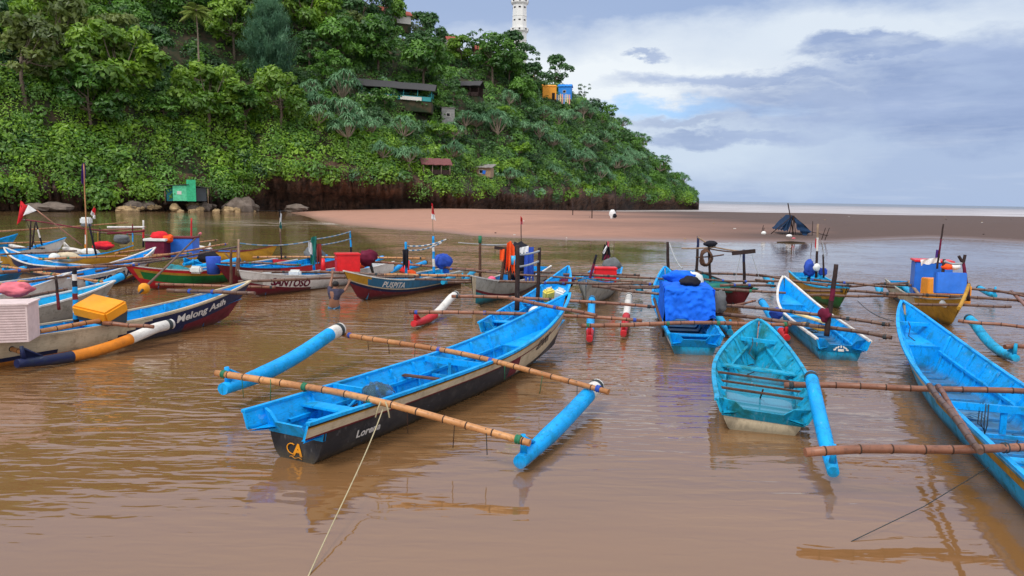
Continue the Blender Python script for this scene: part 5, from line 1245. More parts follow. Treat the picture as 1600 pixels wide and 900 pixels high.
for k, (mt, qd) in enumerate((('cloth_black', ((436, 328), (438, 328), (438, 345), (436, 346))), ('cloth_white', ((438, 331), (440, 336), (440, 352), (437, 349))), ('cloth_green', ((437, 349), (440, 345), (440, 358), (437, 356))))): flag(m, 'O', Y - .03 * k, qd, (mt,), k)
m = P_('N', 491, 422, .6, 489, 372, .05, ('blue', 'cloth_green'), 'post'); Y = G(491, 422, .6).y
flag(m, 'N', Y - .05, ((486, 371), (495, 369), (492, 415), (485, 412)), ('cloth_green', 'cloth_green'), 3); flag(m, 'N', Y - .10, ((482, 376), (487, 380), (488, 400), (482, 392)), ('cloth_white',), 4)
drape([W2(494, 381, Y), W2(502, 381, Y)], .75, 'cloth_brown', 'hanging_net', BOATS['N'].root, 5, 2, .06)
m = P_('N', 549, 398, .8, 547, 361, .04, ('cloth_black', 'blue', 'blue')); Y2 = G(549, 398, .8).y
P_('N', 373, 432, .6, 373, 374, .04, ('bamboo_dark', 'pale_wood'))
Y1 = G(373, 432, .6).y
rope_between('N', AT(375, 380, Y1), AT(488, 376, Y), .12, .022, 'rope_blue', 'rail', 'rope_grey'); rope_between('N', AT(490, 374, Y), AT(547, 362, Y2), .04, .022, 'rope_blue', 'rail', 'rope_grey'); rope_between('N', AT(500, 383, Y), AT(548, 373, Y2), .03, .022, 'rope_blue', 'rail', 'rope_grey')
# lettered slate blue boat: striped frame and flag
Ym = G(636, 432, .55).y; P_('M', 635, 432, .55, 634, 378, .05, ('blue', 'blue', 'cloth_black', 'blue')); m = P_('M', 678, 428, .55, 677, 369, .05, ('blue', 'white', 'blue', 'white', 'blue'), 'mast'); Yn = G(678, 428, .55).y
rope_between('M', AT(635, 384, Ym), AT(697, 374, Yn), .10, .025, 'rope_blue', 'rail', 'white'); rope_between('M', AT(635, 391, Ym), AT(690, 379, Yn), .10, .025, 'rope_blue', 'rail', 'white')
mb_ = post('M', AT(677, 371, Yn), AT(675, 322, Yn), .015, ('pale_wood',), 'flag_staff'); flag(mb_, 'M', Yn, ((674, 318), (676, 318), (681, 344), (674, 342)), ('cloth_red', 'cloth_red', 'cloth_white'), 6)
drape([W2(629, 390, Ym - .1), W2(638, 389, Ym - .1)], .62, 'cloth_black', 'hanging_cloth', BOATS['M'].root, 6, 2, .05)
a = G(640, 430, .60); thing(MB().blob(a + Vector((0, .3, .0)), (.20, .2, .16), amp=.03), 'buoy', M['cloth_orange'], 'round orange buoy on the rail of the PUSPITA boat', 'buoy')
a = G(631, 427, .55); thing(MB().tube([a, a + Vector((.15, .2, .45))], [.20, .05], 10), 'traffic_cone', M['plastic_red'], 'small red cone leaning against the striped post', 'cone')
# grey boat: posts, rails, orange cloth, blue sheet
Yp = G(750, 433, .6).y; P_('L', 750, 433, .6, 750, 378, .05, ('wood',)); a = AT(750, 380, Yp); MB().tube([a, a + Vector((0, 0, .26))], .06, 8).build('bottle_cap', M['cord_green'], BOATS['L'].root, world=True)
P_('B', 808, 485, .5, 809, 383, .062, ('dark_wood',)); P_('B', 840, 470, .5, 843, 387, .055, ('dark_wood',)); Yr = G(808, 485, .5).y; Ys = G(840, 470, .5).y
rope_between('B', AT(809, 398, Yr), AT(843, 392, Ys), .03, .028, 'rope_grey', 'rail'); rope_between('B', AT(808, 417, Yr), AT(842, 408, Ys), .03, .028, 'rope_grey', 'rail')
rope_between('L', AT(750, 382, Yp), AT(816, 379, Yp + 1.5), .05, .025, 'rope_grey', 'rail'); rope_between('L', AT(716, 379, Yp + 2), AT(816, 382, Yp + 2), .04, .016, 'rope_grey', 'rail')
m = P_('L', 815, 420, .8, 814, 340, .022, ('dark_wood', 'bamboo_dark'), 'mast'); flag(m, 'L', G(815, 420, .8).y, ((813, 338), (816, 340), (817, 350), (813, 352)), ('cloth_red', 'cloth_pink'), 7)
P_('L', 783, 438, .6, 790, 385, .055, ('wood',)); P_('L', 796, 438, .6, 795, 388, .055, ('wood',)); Yo = G(790, 438, .6).y
MB().box(AT(792, 389, Yo), (.85, .12, .10), ry=.1).build('frame_plank', M['dark_wood'], BOATS['L'].root, world=True)
drape([W2(792, 380, Yo - .1), W2(798, 376, Yo - .1), W2(804, 386, Yo - .1)], .95, 'cloth_orange', 'cloth', None, 8, 2, .10, 'orange cloth draped over the wooden frame of the grey boat', 'cloth', taper=1.25)
drape([W2(781, 390, Yo - .05), W2(789, 389, Yo - .05)], .38, 'cloth_orange', 'cloth', None, 9, 1, .06, 'small orange rag hanging left of the big orange cloth', 'cloth')
a = AT(803, 413, Yo); thing(MB().tube([a, a + Vector((0, 0, .30))], [.15, .19], 12), 'bucket', M['plastic_cyan'], 'light blue bucket hanging under the orange cloth', 'bucket')
a = G(812, 436, .55); mb = MB(); mb.blob(a + Vector((-.1, .6, .55)), (.50, .5, .65), seed=4, amp=.10); thing(mb, 'tarp_heap', M['cloth_black'], 'black wrapped heap in the stern of the grey boat', 'heap')
r_ = drape([W2(820, 386, Yo + 1), W2(834, 386, Yo + 1)], 1.15, 'cloth_blue', 'cloth', None, 10, 2, .05, 'pale blue sheet hanging behind the two dark posts', 'cloth', taper=1.15)
drape([W2(812, 387, Yo + .5), W2(826, 384, Yo + .5)], .22, 'cloth_white', 'cloth', None, 11, 2, .04, 'small white cloth at the top of the pale blue sheet', 'cloth')
a = G(768, 437, .62); thing(MB().blob(a + Vector((0, .1, .0)), (.14, .13, .11), amp=.04), 'buoy', M['plastic_pink'], 'pink buoy on the rail of the blunt bowed grey boat', 'buoy')
for k, (px, py) in enumerate(((857, 470), (875, 471))):
    a = G(px, py, .22); mb = MB(); mb.box((0, 0, .20), (.36, .26, .40), bev=.05, m=k and 0); j = mb.build('jerrycan', M['plastic_yellow' if k == 0 else 'plastic_white']); j.location = a; j.rotation_euler = (.35, (-.2, .25)[k], .5 - k)
    tag(j, ('yellow stained jerrycan lying in the blue boat', 'whitish jerrycan lying right of the yellow one')[k], 'jerrycan')
    MB().tube([(-.09, 0, .40), (-.09, 0, .47), (.09, 0, .47), (.09, 0, .40)], .018, 6).build('handle', M['plastic_white'], j)
a = G(836, 487, .25); thing(MB().blob(a, (.18, .16, .15), amp=.04), 'float_ball', M['plastic_white'], 'small white float lying by the dark posts', 'buoy')
a = G(885, 441, .6); thing(MB().blob(a, (.25, .25, .18), amp=.12), 'net_heap', M['cloth_maroon'], 'small dark red heap in the bow of the blue boat', 'heap')
# pale grey plank boat
P_('K', 920, 440, .75, 932, 398, .045, ('cloth_maroon', 'cloth_maroon', 'cloth_black'))
def ice_box(px, py, z, w, d, h, rz, body, lid, label, name='ice_box', cat='ice box'):
    a = G(px, py, z); r = empty(name, a, rz, label, cat); MB().box((0, 0, h / 2), (w, d, h), bev=.02).build('body', M[body], r); MB().box((0, 0, h + .035), (w + .05, d + .05, .07), bev=.015).build('lid', M[lid], r)
    for s in (-1, 1): MB().box((s * (w / 2 + .015), 0, h * .75), (.03, .18, .05)).build('handle', M[lid], r)
    return r
ice_box(945, 440, .55, .74, .5, .44, .02, 'plastic_red', 'plastic_red', 'bright red crate in the stern of the pale grey boat')
a = G(955, 418, .9); mo = empty('outboard_motor', a, .3, 'dark grey outboard motor tilted up behind the bright red crate', 'motor'); MB().blob((0, 0, .12), (.30, .22, .22), seed=2, amp=.17).build('cowl', M['cloth_grey'], mo); MB().tube([(-.1, 0, .05), (-.5, -.1, -.35)], [.07, .05], 8).build('shaft', M['plastic_dark'], mo)
m = P_('K', 948, 420, .8, 948, 378, .03, ('wood', 'wood', 'cloth_black'), 'mast'); Y = G(948, 420, .8).y
for k, (mt, qd) in enumerate((('cloth_black', ((944, 382), (952, 384), (954, 400), (940, 408))), ('cloth_maroon', ((944, 397), (951, 398), (953, 406), (943, 407))), ('cloth_white', ((948, 384), (950, 385), (944, 397), (941, 395))), ('cloth_pink', ((949, 376), (952, 378), (952, 386), (948, 384))))): flag(m, 'K', Y - .04 * k, qd, (mt,), k)
# tarpaulin boat
m = P_('D', 1044, 432, .7, 1043, 378, .058, ('dark_wood',)); Y = G(1044, 432, .7).y; rope_between('D', AT(1046, 380, Y), AT(1066, 420, Y - 1), .12, .025, 'rope_grey', 'rope')
D_ = BOATS['D']; HD = D_
from mathutils import noise as mnoise
def tarp_sheet():
    path = [(3.55, 1.12), (3.2, 1.27), (2.6, 1.33), (2.0, 1.33), (1.55, 1.32), (1.45, 1.26), (1.40, 1.12), (1.36, 1.0), (1.34, .85), (1.31, .72), (1.28, .58)]
    rs_ = random.Random(4); P = []; fine = []
    for i in range(len(path) - 1):
        for k in range(4): fine.append([path[i][q] + (path[i + 1][q] - path[i][q]) * k / 4 for q in (0, 1)])
    fine.append(list(path[-1])); nv = 34
    for i, (x, z) in enumerate(fine):
        fr = max(0, (i - 18) / (len(fine) - 18)); row = []
        for j in range(nv + 1):
            s = -1 + 2 * j / nv; wv = .60 * (1 - .10 * fr * (1 if s > 0 else -.4))
            from_ = Vector((s * 2.2, z * 2.5 + x * 1.5, 3.1)); wr = .055 * (mnoise.noise(from_ * 1.0)) + .045 * (1 - 2 * abs(mnoise.noise(from_ * 2.1 + Vector((0, z, 0))))) * .6 + .02 * mnoise.noise(from_ * 5)
            side = max(0, abs(s) - .93) / .07
            row.append(Vector((x + wr * (1.6 if fr > 0 else .3), s * wv, z + (wr * .4 if fr > 0 else wr * .7) - side * .10 * (1 - fr) + (.05 * math.sin(s * 5) if i > len(fine) - 4 else 0))))
        P.append(row)
    mb = MB(); mb.grid(P); mb.grid([[p - Vector((-.012, 0, .012)) for p in row] for row in P])
    for s in (1, -1): 
        R_ = [[Vector((x, s * (.585 + .02 * math.sin(x * 14 + z * 7)), 1.46 - z * .9 if False else 1.30 - z)) for z in np.linspace(0, .85, 9)] for x in np.linspace(1.45, 3.4, 14)]
        mb.grid(R_); mb.grid([[p - Vector((0, s * .012, 0)) for p in row] for row in R_])
    o = mb.build('tarpaulin', M['tarp_blue']); o.location = D_.root.location; o.rotation_euler = D_.root.rotation_euler
    return tag(o, 'bright blue wrinkled tarpaulin draped over a frame in mid boat', 'tarpaulin')
tarp_sheet()
for x in (1.55, 3.3):
    for s in (1, -1): MB().tube([(x, s * .56, .1), (x, s * .55, 1.27)], .03, 6).build('frame_post', M['dark_wood'], D_.root)
q = D_.root.matrix_world if False else Matrix.Translation(D_.root.location) @ D_.root.rotation_euler.to_matrix().to_4x4()
thing(MB().blob(q @ Vector((2.0, -.05, 1.42)), (.26, .18, .13), seed=9, amp=.14), 'net_bundle', M['cloth_black'], 'black bundled net lying on top of the blue tarpaulin', 'bundle')
thing(MB().blob(q @ Vector((3.1, .1, 1.42)), (.40, .34, .16), seed=19, amp=.14), 'tarp_fold', M['tarp_blue'], 'crumpled blue tarpaulin fold behind the black bundled net', 'tarpaulin')
thing(MB().blob(q @ Vector((4.6, -.35, 1.1)), (.35, .22, .32), seed=12, amp=.10), 'sack', M['plastic_white'], 'pale sack behind the tarpaulin', 'sack')
thing(MB().blob(q @ Vector((1.9, -.72, .95)), (.19, .14, .26), seed=13, amp=.22), 'buoy_bundle', M['cloth_grey'], 'grey and dark bundle hanging at the right side of the tarpaulin', 'bundle')
thing(MB().blob(q @ Vector((5.8, -.1, 1.0)), (.22, .18, .30), seed=14, amp=.12), 'net_bundle', M['cloth_green'], 'green net bundle by the tall post of the tarpaulin boat', 'bundle')
rope_between('D', G(1022, 467, .9), G(1033, 503, .65), .0, .035, 'wood', 'boat_pole')
# maroon boat frame
P_('J', 1088, 430, .8, 1091, 369, .05, ('dark_wood', 'dark_wood', 'navy')); P_('J', 1110, 440, .7, 1107, 382, .045, ('dark_wood',)); P_('J', 1163, 446, .6, 1162, 390, .05, ('dark_wood', 'dark_wood', 'navy'))
Y = G(1110, 440, .7).y
for a, b, r_ in (((1065, 388), (1118, 386), .03), ((1090, 370), (1110, 382), .03), ((1087, 402), (1131, 398), .025), ((1112, 385), (1160, 393), .03), ((1105, 388), (1150, 394), .025)): rope_between('J', AT(*a, Y), AT(*b, Y), .02, r_, 'pale_wood' if r_ == .03 else 'wood', 'frame_pole')
MB().box(AT(1162, 394, Y - .6), (.75, .10, .13), ry=-.12).build('frame_plank', M['dark_wood'], BOATS['J'].root, world=True)
c = AT(1104, 403, Y - .1); mb = MB()
for k in range(3): mb.tube([c + Vector((math.cos(a) * (.14 + .03 * k + .03 * math.sin(3 * a + k)), .05 * k, math.sin(a) * (.22 + .03 * k))) for a in [i * math.pi / 7 for i in range(15)]], .035, 6)
thing(mb, 'rope_coil', M['wood'], 'dark brown rope coil hanging on the crossed poles', 'rope')
thing(MB().blob(AT(1110, 381, Y), (.22, .12, .10), amp=.1), 'rag', M['cloth_black'], 'black rag tied on top of the crossed poles', 'rag')
rope_between('J', AT(1158, 395, Y - .6), AT(1148, 440, Y - .6), .0, .01, 'rope_grey'); rope_between('J', AT(1175, 398, Y - .6), AT(1188, 440, Y - .6), .0, .01, 'rope_grey')
thing(MB().blob(G(1135, 450, .62), (.9, .3, .14), seed=6, amp=.16), 'net_heap', M['cloth_green'], 'green fishing net heaped in the maroon bowed boat', 'net')
# blue boat with the dark flat-topped post
E_ = BOATS['E']; P_('E', 1291, 525, .5, 1307, 413, .055, ('dark_wood', 'dark_wood', 'dark_wood', 'cloth_maroon', 'dark_wood', 'dark_wood'))
a = AT(1307, 416, G(1291, 525, .5).y - .05); 
thing(MB().blob(AT(1289, 492, G(1291, 525, .5).y), (.11, .09, .14), seed=3, amp=.24), 'rag', M['cloth_maroon'], 'maroon rag knotted around the dark flat-topped post', 'rag')
for k, (a, b, lb) in enumerate((((1237, 487), (1290, 505), 'long pale yellow plank lying across the stern'), ((1255, 504), (1285, 517), 'short ochre plank under the longer pale one'))):
    A1, B1 = G(*a, .52), G(*b, .50); d = B1 - A1; mb = MB(); mb.box((0, 0, 0), (d.length, .16, .05), bev=.012); o = mb.build('plank', M['pastel_yellow' if k == 0 else 'ochre']); o.location = (A1 + B1) / 2; o.rotation_euler = (0, 0, math.atan2(d.y, d.x)); tag(o, lb, 'plank')
thing(MB().blob(G(1213, 490, .55), (.17, .15, .15), seed=7, amp=.12), 'rag', M['cloth_blue'], 'dark blue rag on the rail near the pale yellow plank', 'rag')
# crest emblem on the transom
mb = MB()
for k in range(7):
    a = math.pi * (k + .5) / 7; mb.box((-.16, math.cos(a) * .13, .24 + math.sin(a) * .085), (.012, .028, .05), rx=math.pi / 2 - a)
mb.box((-.16, 0, .25), (.012, .12, .05)); mb.build('emblem', M['white'], E_.root)
# boat with yellow and green bow
P_('I', 1275, 434, .7, 1278, 350, .045, ('dark_wood', 'dark_wood', 'white', 'pale_wood')) ; P_('I', 1287, 434, .7, 1286, 398, .035, ('dark_wood',)); Y = G(1275, 434, .7).y
drape([W2(1274, 373, Y), W2(1279, 373, Y)], .32, 'cloth_red', 'flag', BOATS['I'].root, 12, 1, .03)
rope_between('I', AT(1288, 403, Y), AT(1284, 376, Y), -.05, .012, 'rope_grey', 'hoop')
thing(MB().blob(AT(1276, 418, Y - .1), (.12, .1, .14), amp=.08), 'buoy', M['plastic_white'], 'small pale buoy tied to the mast with the red rag', 'buoy')
a = G(1264, 430, .75); mo = empty('outboard_motor', a, .2, 'outboard motor under a blue cloth in the boat with yellow and green bow', 'motor'); MB().blob((0, 0, .25), (.20, .20, .30), seed=5, amp=.17).build('cover', M['cloth_blue'], mo); MB().tube([(0, 0, -.1), (.1, .2, -.5)], [.07, .05], 8).build('shaft', M['plastic_dark'], mo)
thing(MB().box(G(1285, 433, .7) + Vector((0, 0, .2)), (.26, .25, .26), bev=.04), 'blue_tub', M['cloth_blue'], 'small blue tub right of the blue covered motor', 'tub')
rope_between(None, G(1340, 470, .5), G(1397, 502, .85), .1, .010, 'cord_dark', 'mooring_rope').name = 'mooring_rope'; tag(bpy.data.objects['mooring_rope'], 'thin dark rope from the yellow and green bow to the big blue boat', 'rope')
# ochre bowed boat with boxes
Yb = G(1470, 466, .6).y
def cbox(px, py, z, w, d, h, rz, mat, label, name, cat, Y=None, rx=0, ry=0, bev=.02):
    a = G(px, py, z) if Y is None else AT(px, py, Y); o = MB().box((0, 0, h / 2), (w, d, h), bev=bev).build(name, M[mat]); o.location = a; o.rotation_euler = (rx, ry, rz); return tag(o, label, cat)
cbox(1452, 460, .55, 1.05, .9, 1.05, -.35, 'plastic_blue', 'large dark blue cabin box with red top in the ochre bowed boat', 'cabin_box', 'box'); o = bpy.context.scene.objects[-1]
a = G(1456, 462, .55); MB().box((0, 0, 1.09), (1.13, .98, .06), bev=.015).build('lid', M['plastic_red'], bpy.data.objects['cabin_box'])
cbox(1463, 472, .50, .78, .5, .72, -.1, 'plastic_orange', 'orange fish crate standing in front of the dark blue cabin box', 'fish_crate', 'crate')
cbox(1493, 474, .50, .62, .5, .55, -.1, 'plastic_orange', 'orange fish crate under the tilted blue lid', 'fish_crate', 'crate')
cbox(1484, 459, 1.0, .78, .22, .58, -.12, 'plastic_blue', 'bright blue lid leaning on the orange crates', 'box_lid', 'lid', rx=-.12)
drape([W2(1438, 406, Yb + .3), W2(1468, 402, Yb + .3)], .16, 'cloth_white', 'cloth', None, 14, 2, .06, 'white cloth lying on the red top of the cabin box', 'cloth')
for k, (px, mt) in enumerate(((1480, 'cloth_orange'), (1492, 'cloth_white'))): thing(MB().blob(AT(px, 417, Yb), (.16, .14, .09), amp=.08, seed=k), 'rag', M[mt], ('orange rag on the boxes beside the forked post', 'pale rag on the boxes beside the forked post')[k], 'rag')
P_('H', 1471, 466, .6, 1475, 405, .05, ('dark_wood',)); P_('H', 1513, 470, .75, 1505, 410, .05, ('dark_wood', 'cloth_maroon')); Yq = G(1513, 470, .75).y
rope_between('H', AT(1505, 412, Yq), AT(1498, 400, Yq), 0, .04, 'dark_wood', 'fork'); rope_between('H', AT(1505, 412, Yq), AT(1508, 398, Yq), 0, .04, 'dark_wood', 'fork'); rope_between('H', AT(1476, 408, Yq), AT(1503, 411, Yq), .05, .035, 'rope_grey', 'rail')
m = P_('H', 1464, 420, 1.5, 1474, 350, .028, ('dark_wood', 'cloth_maroon', 'dark_wood'), 'mast'); drape([W2(1463, 390, Yb + .5), W2(1468, 391, Yb + .5)], .34, 'cloth_purple', 'flag', BOATS['H'].root, 15, 1, .05, taper=1.6)
P_('H', 1512, 468, .75, 1514, 442, .05, ('cloth_maroon',))
rope_between('H', AT(1514, 445, Yq - 1), AT(1498, 482, Yq - 2.2), .05, .05, 'ochre', 'rope_tie'); rope_between('H', G(1420, 440, .8), G(1438, 463, .7), 0, .05, 'pale_wood', 'boat_pole'); rope_between('H', G(1580, 455, .8), G(1610, 485, .7), 0, .05, 'bamboo_red', 'boat_pole')
thing(MB().blob(G(1480, 474, .65), (.2, .16, .13), amp=.04), 'float_ball', M['plastic_white'], 'cream float in front of the orange crates', 'buoy')
# red ice box and motors, left middle
ice_box(543, 424, .55, .86, .62, .62, .35, 'plastic_red', 'plastic_red', 'red ice box with closed lid in the white lettered boat')
thing(MB().blob(G(563, 414, .65), (.20, .2, .2), amp=.04), 'buoy', M['cloth_orange'], 'orange float between the red ice box and the maroon motor', 'buoy')
a = G(574, 410, .8); mo = empty('outboard_motor', a, .4, 'outboard motor under a maroon cover in the stern of the white lettered boat', 'motor'); MB().blob((0, 0, .18), (.36, .27, .28), seed=1, amp=.17).build('cover', M['cloth_maroon'], mo); MB().tube([(.1, 0, 0), (.3, .3, -.5)], [.07, .05], 8).build('shaft', M['plastic_dark'], mo)
a = G(692, 418, .75); mo = empty('outboard_motor', a, .4, 'outboard motor under a royal blue cloth in the stern of the PUSPITA boat', 'motor'); MB().blob((0, 0, .22), (.30, .30, .27), seed=8, amp=.17).build('cover', M['cloth_blue'], mo); MB().box((.15, .1, -.15), (.22, .14, .4)).build('skirt', M['plastic_blue'], mo)
for k, (px, py, mt, lb) in enumerate(((340, 429, 'plastic_white', 'white foam block in the bow of the lettered white boat'), (460, 433, 'plastic_white', 'white plastic can in the middle of the lettered white boat'), (420, 436, 'plastic_white', 'whitish crumpled sack in the lettered white boat'))):
    if k == 0: px, py = 415, 438
    if k == 2: px, py = 305, 427; lb = 'white sack lying on the green boat'
    thing(MB().box(G(px, py, .5) + Vector((0, .1, .12)), (.42, .26, .26), bev=.06), 'plastic_can', M[mt], lb, 'container')
thing(MB().blob(G(492, 398, .75), (.45, .3, .30), seed=11, amp=.15), 'net_bundle', M['cloth_grey'], 'dark net bundle left of the hanging green cloth', 'bundle')
a = G(505, 425, .6); thing(MB().tube([a, a + Vector((0, 0, .5))], [.10, .06], 8), 'bottle', M['plastic_red'], 'small red bottle in front of the hanging brown net', 'bottle')
# green boat: blue cabin box with red lid
Yc = 31.0
cbox(283, 401, .62, 1.30, .9, .80, .1, 'plastic_blue', 'blue cabin box with red trim in the stern behind the green boat', 'engine_box', 'box'); MB().box((0, 0, .84), (1.36, .96, .06), bev=.015).build('lid', M['dark_red'], bpy.data.objects['engine_box'])
cbox(248, 403, .62, .78, .8, .78, .1, 'cloth_maroon', 'maroon box with white rim left of the blue cabin box', 'side_box', 'box'); MB().box((0, 0, .78), (.90, .9, .10), bev=.015).build('rim', M['plastic_white'], bpy.data.objects['side_box'])
Yc = G(258, 403, .62).y
thing(MB().blob(AT(250, 368, Yc), (.34, .2, .17), seed=21, amp=.14), 'cloth', M['cloth_red'], 'bright orange red cloth crumpled on the maroon box', 'cloth'); thing(MB().blob(AT(263, 373, Yc), (.20, .2, .17), seed=22, amp=.14), 'cloth', M['cloth_orange'], 'orange cloth tail hanging in front of the blue cabin box', 'cloth')
thing(MB().tube([G(334, 428, .5), G(334, 428, .5) + Vector((0, 0, .62))], [.22, .26], 12), 'barrel', M['cloth_blue'], 'violet blue barrel right of the blue cabin box', 'barrel')
thing(MB().blob(G(327, 401, .8), (.40, .3, .24), seed=23, amp=.15), 'net_bundle', M['cloth_black'], 'black net bundle on the poles above the violet barrel', 'bundle')
thing(MB().blob(G(275, 424, .5), (.5, .3, .25), seed=24, amp=.12), 'net_bundle', M['teal'], 'dark green tarp bundle behind the green boat rail', 'bundle')
# paddle across the green boat
a, b = G(312, 366, 1.5), G(228, 448, .9); r = empty('paddle', a, 0, 'long paddle with yellow blade slanting across the green boat', 'paddle'); r.location = a
MB().tube([(0, 0, 0), b - a], .035, 7).build('shaft', M['bamboo_dark'], r); d = (b - a).normalized(); e = b - a
MB().tube([e, e + d * .12, e + d * .30, e + d * .52, e + d * .56], [.04, .10, .15, .12, .04], 10).build('blade', M['yellow'], r); MB().tube([-d * .45, -d * .12, Vector((0, 0, 0))], [.06, .07, .05], 8).build('grip', M['cloth_pink'], r); MB().tube([e + d * .55, e + d * 1.0], [.04, .02], 6).build('tip_rope', M['cord_dark'], r)
# motor on post
a = AT(135, 351, G(134, 396, .5).y); mo = empty('outboard_motor', a, .1, 'white outboard motor clamped on top of a painted post', 'motor'); MB().box((0, 0, .18), (.44, .38, .32), bev=.06).build('cowl', M['plastic_white'], mo); MB().box((0, 0, -.02), (.36, .3, .1)).build('tray', M['cloth_grey'], mo)
thing(MB().blob(AT(140, 394, G(136, 396, .5).y), (.42, .2, .17), seed=31, amp=.1), 'cushion', M['plastic_white'], 'white slanted bundle below the white motor', 'bundle'); thing(MB().blob(AT(160, 384, 34), (.42, .25, .18), seed=32, amp=.15), 'net_bundle', M['cloth_red'], 'red and blue net heap right of the white motor', 'bundle')
thing(MB().blob(AT(190, 374, 36), (.4, .25, .22), seed=33, amp=.12), 'net_bundle', M['cloth_grey'], 'grey bundle near the red and white posts', 'bundle'); thing(MB().blob(AT(104, 402, 30.4), (.55, .25, .20), seed=34, amp=.1), 'sack', M['cream'], 'cream sack lying in the dark striped boat', 'sack')
thing(MB().blob(AT(85, 402, 30), (.2, .2, .17), seed=35, amp=.05), 'float_ball', M['plastic_white'], 'white float beside the cream sack', 'buoy')
# crates and pole on the swoosh hulled boat
cbox(2, 531, .56, 1.12, .7, .70, .30, 'crate_pink', 'tall pale pink slatted crate at the left edge on the swoosh hulled boat', 'slatted_crate', 'crate', bev=.01)
plain('slot_shade', (.42, .30, .30), .7)
cr = bpy.data.objects['slatted_crate']; mb = MB()
for i in range(13): mb.box((0, -.355, .06 + i * .049), (1.04, .008, .012))  # darker strips colour in the shade of the crate's slots
mb.build('slot_shade_strips', M['slot_shade'], cr); MB().box((0, 0, .715), (1.17, .75, .03)).build('lid', M['crate_pink'], cr)
thing(MB().blob(AT(24, 452, 15.4), (.35, .25, .14), seed=36, amp=.14), 'cloth', M['cloth_pink'], 'crumpled pink cloth on the slatted crate', 'cloth')
o = cbox(160, 502, .58, .82, .55, .32, -.30, 'plastic_dark', 'box with thick yellow lid tilted toward the camera on the swoosh hulled boat', 'ice_box', 'ice box', ry=.13, rx=.0)
MB().box((0, -.08, .30), (.92, .62, .26), bev=.04, rx=.35).build('lid', M['yellow'], o)
P_('Q', 119, 508, .5, 116, 418, .055, ('cloth_black', 'blue', 'white', 'blue', 'dark_red', 'blue', 'cloth_black', 'white', 'cloth_black')); P_('U', 92, 484, .55, 87, 431, .035, ('dark_red', 'dark_wood')); 
P_('Q', 382, 452, .75, 388, 398, .032, ('dark_wood',)) if False else None
thing(MB().box(G(60, 441, .55), (1.2, .22, .10), bev=.03, rz=.15), 'plank', M['yellow'], 'yellow plank lying in the blue boat at the left edge', 'plank')
# foreground boat: bottles, planks, line
a = G(590, 628, .52); mb = MB()
bt = empty('bottle_bag', a, 0, 'clear plastic bag of empty water bottles in the foreground boat', 'bag')
rs = random.Random(3)
for i in range(7): c = Vector((rs.uniform(-.16, .16), rs.uniform(-.12, .16), rs.uniform(.04, .20))); d = Vector((rs.uniform(-1, 1), rs.uniform(-.5, .5), rs.uniform(-.3, .6))).normalized() * .12; MB().tube([c - d, c - d * .8, c + d * .6, c + d * .8, c + d * 1.1], [.045, .06, .06, .025, .02], 10).build('bottle', M['clear'], bt)
MB().blob((0, 0, .12), (.22, .18, .14), seed=40, amp=.10).build('bag', M['clear'], bt)
Aroot = BOATS['A'].root
for k, (x, y0, y1, z, m_, w_) in enumerate(((1.75, -.42, .42, .22, 'dark_wood', .30), (3.05, -.5, .5, .40, 'wood', .10))):
    mb = MB(); mb.box((x, 0, z), (w_, y1 - y0, .028), rz=.08); mb.build('loose_board', M[m_], Aroot)
for x in (1.35, 3.75):
    Hh = BOATS['A']; zz = Hh.g(x / Hh.L); y = Hh.w(x / Hh.L) - .05
    MB().box((x, 0, zz - .02), (.05, 2 * y, .10)).build('cross_beam', M['blue_clean'], Aroot)
    MB().box((x, 0, .27), (.05, 2 * Hh.half_at(x, .24), .04)).build('cross_beam', M['blue_clean'], Aroot)
    for u in (-.35, .05): MB().box((x, u, zz * .55), (.05, .06, zz * .78)).build('strut', M['blue_clean'], Aroot)
MB().tube([(1.0, .25, .13), (1.35, .05, zz * .9)], .022, 6).build('strut', M['blue_clean'], Aroot)
rs = random.Random(17)
for b0, b1 in (((338, 583, .72), (828, 692, .45)), ((537, 523, .62), (951, 612, .45))):
    p0, p1 = G(*b0), G(*b1)
    for u in (.10, .22, .34, .66, .78, .90):
        c = tsum(p0, p1, u + rs.uniform(-.02, .02), .10); L_ = rs.uniform(.06, .30)
        MB().tube([c + Vector((.0, -.03, .03)), c + Vector((.01, -.05, -.04)), c + Vector((rs.uniform(-.03, .03), -.05, -.05 - L_))], .006, 5).build('loose_cord', M[rs.choice(['cord_dark', 'cord_green', 'node'])], Aroot, world=True)
def clutter(key, spots):
    Hh = BOATS[key]
    for k, (x, y, kind, mt) in enumerate(spots):
        c = Vector((x, y, .10)); mb = MB()
        if kind == 'coil':
            for q in range(4): mb.tube([c + Vector((math.cos(a) * (.10 + .035 * q + .01 * math.sin(a * 3)), math.sin(a) * (.10 + .035 * q), .012 * q + .015 * math.sin(a * 2 + q))) for a in [i * math.pi / 8 for i in range(17)]], .012, 5)
        elif kind == 'line':
            mb.tube([c + Vector((i * .16, .07 * math.sin(i * 1.4 + k), .015 * math.sin(i * 2.1))) for i in range(9)], .010, 5)
        nm = {'coil': 'rope_coil', 'line': 'loose_rope'}[kind]
        w_ = Matrix.Translation(Hh.root.location) @ Hh.root.rotation_euler.to_matrix().to_4x4(); mb.v = [tuple(w_ @ Vector(v)) for v in mb.v]
        where = {'A': 'long foreground boat', 'G': 'big blue boat at the right edge', 'E': 'boat with the dark flat-topped post', 'F': 'short wide aqua boat'}[key]
        thing(mb, nm, M[mt], {'cord_dark': 'dark', 'rope': 'pale', 'cord_green': 'green', 'rope_blue': 'blue'}[mt] + (' coiled rope on the floor of the ' if kind == 'coil' else ' loose rope lying along the floor of the ') + where, 'rope')
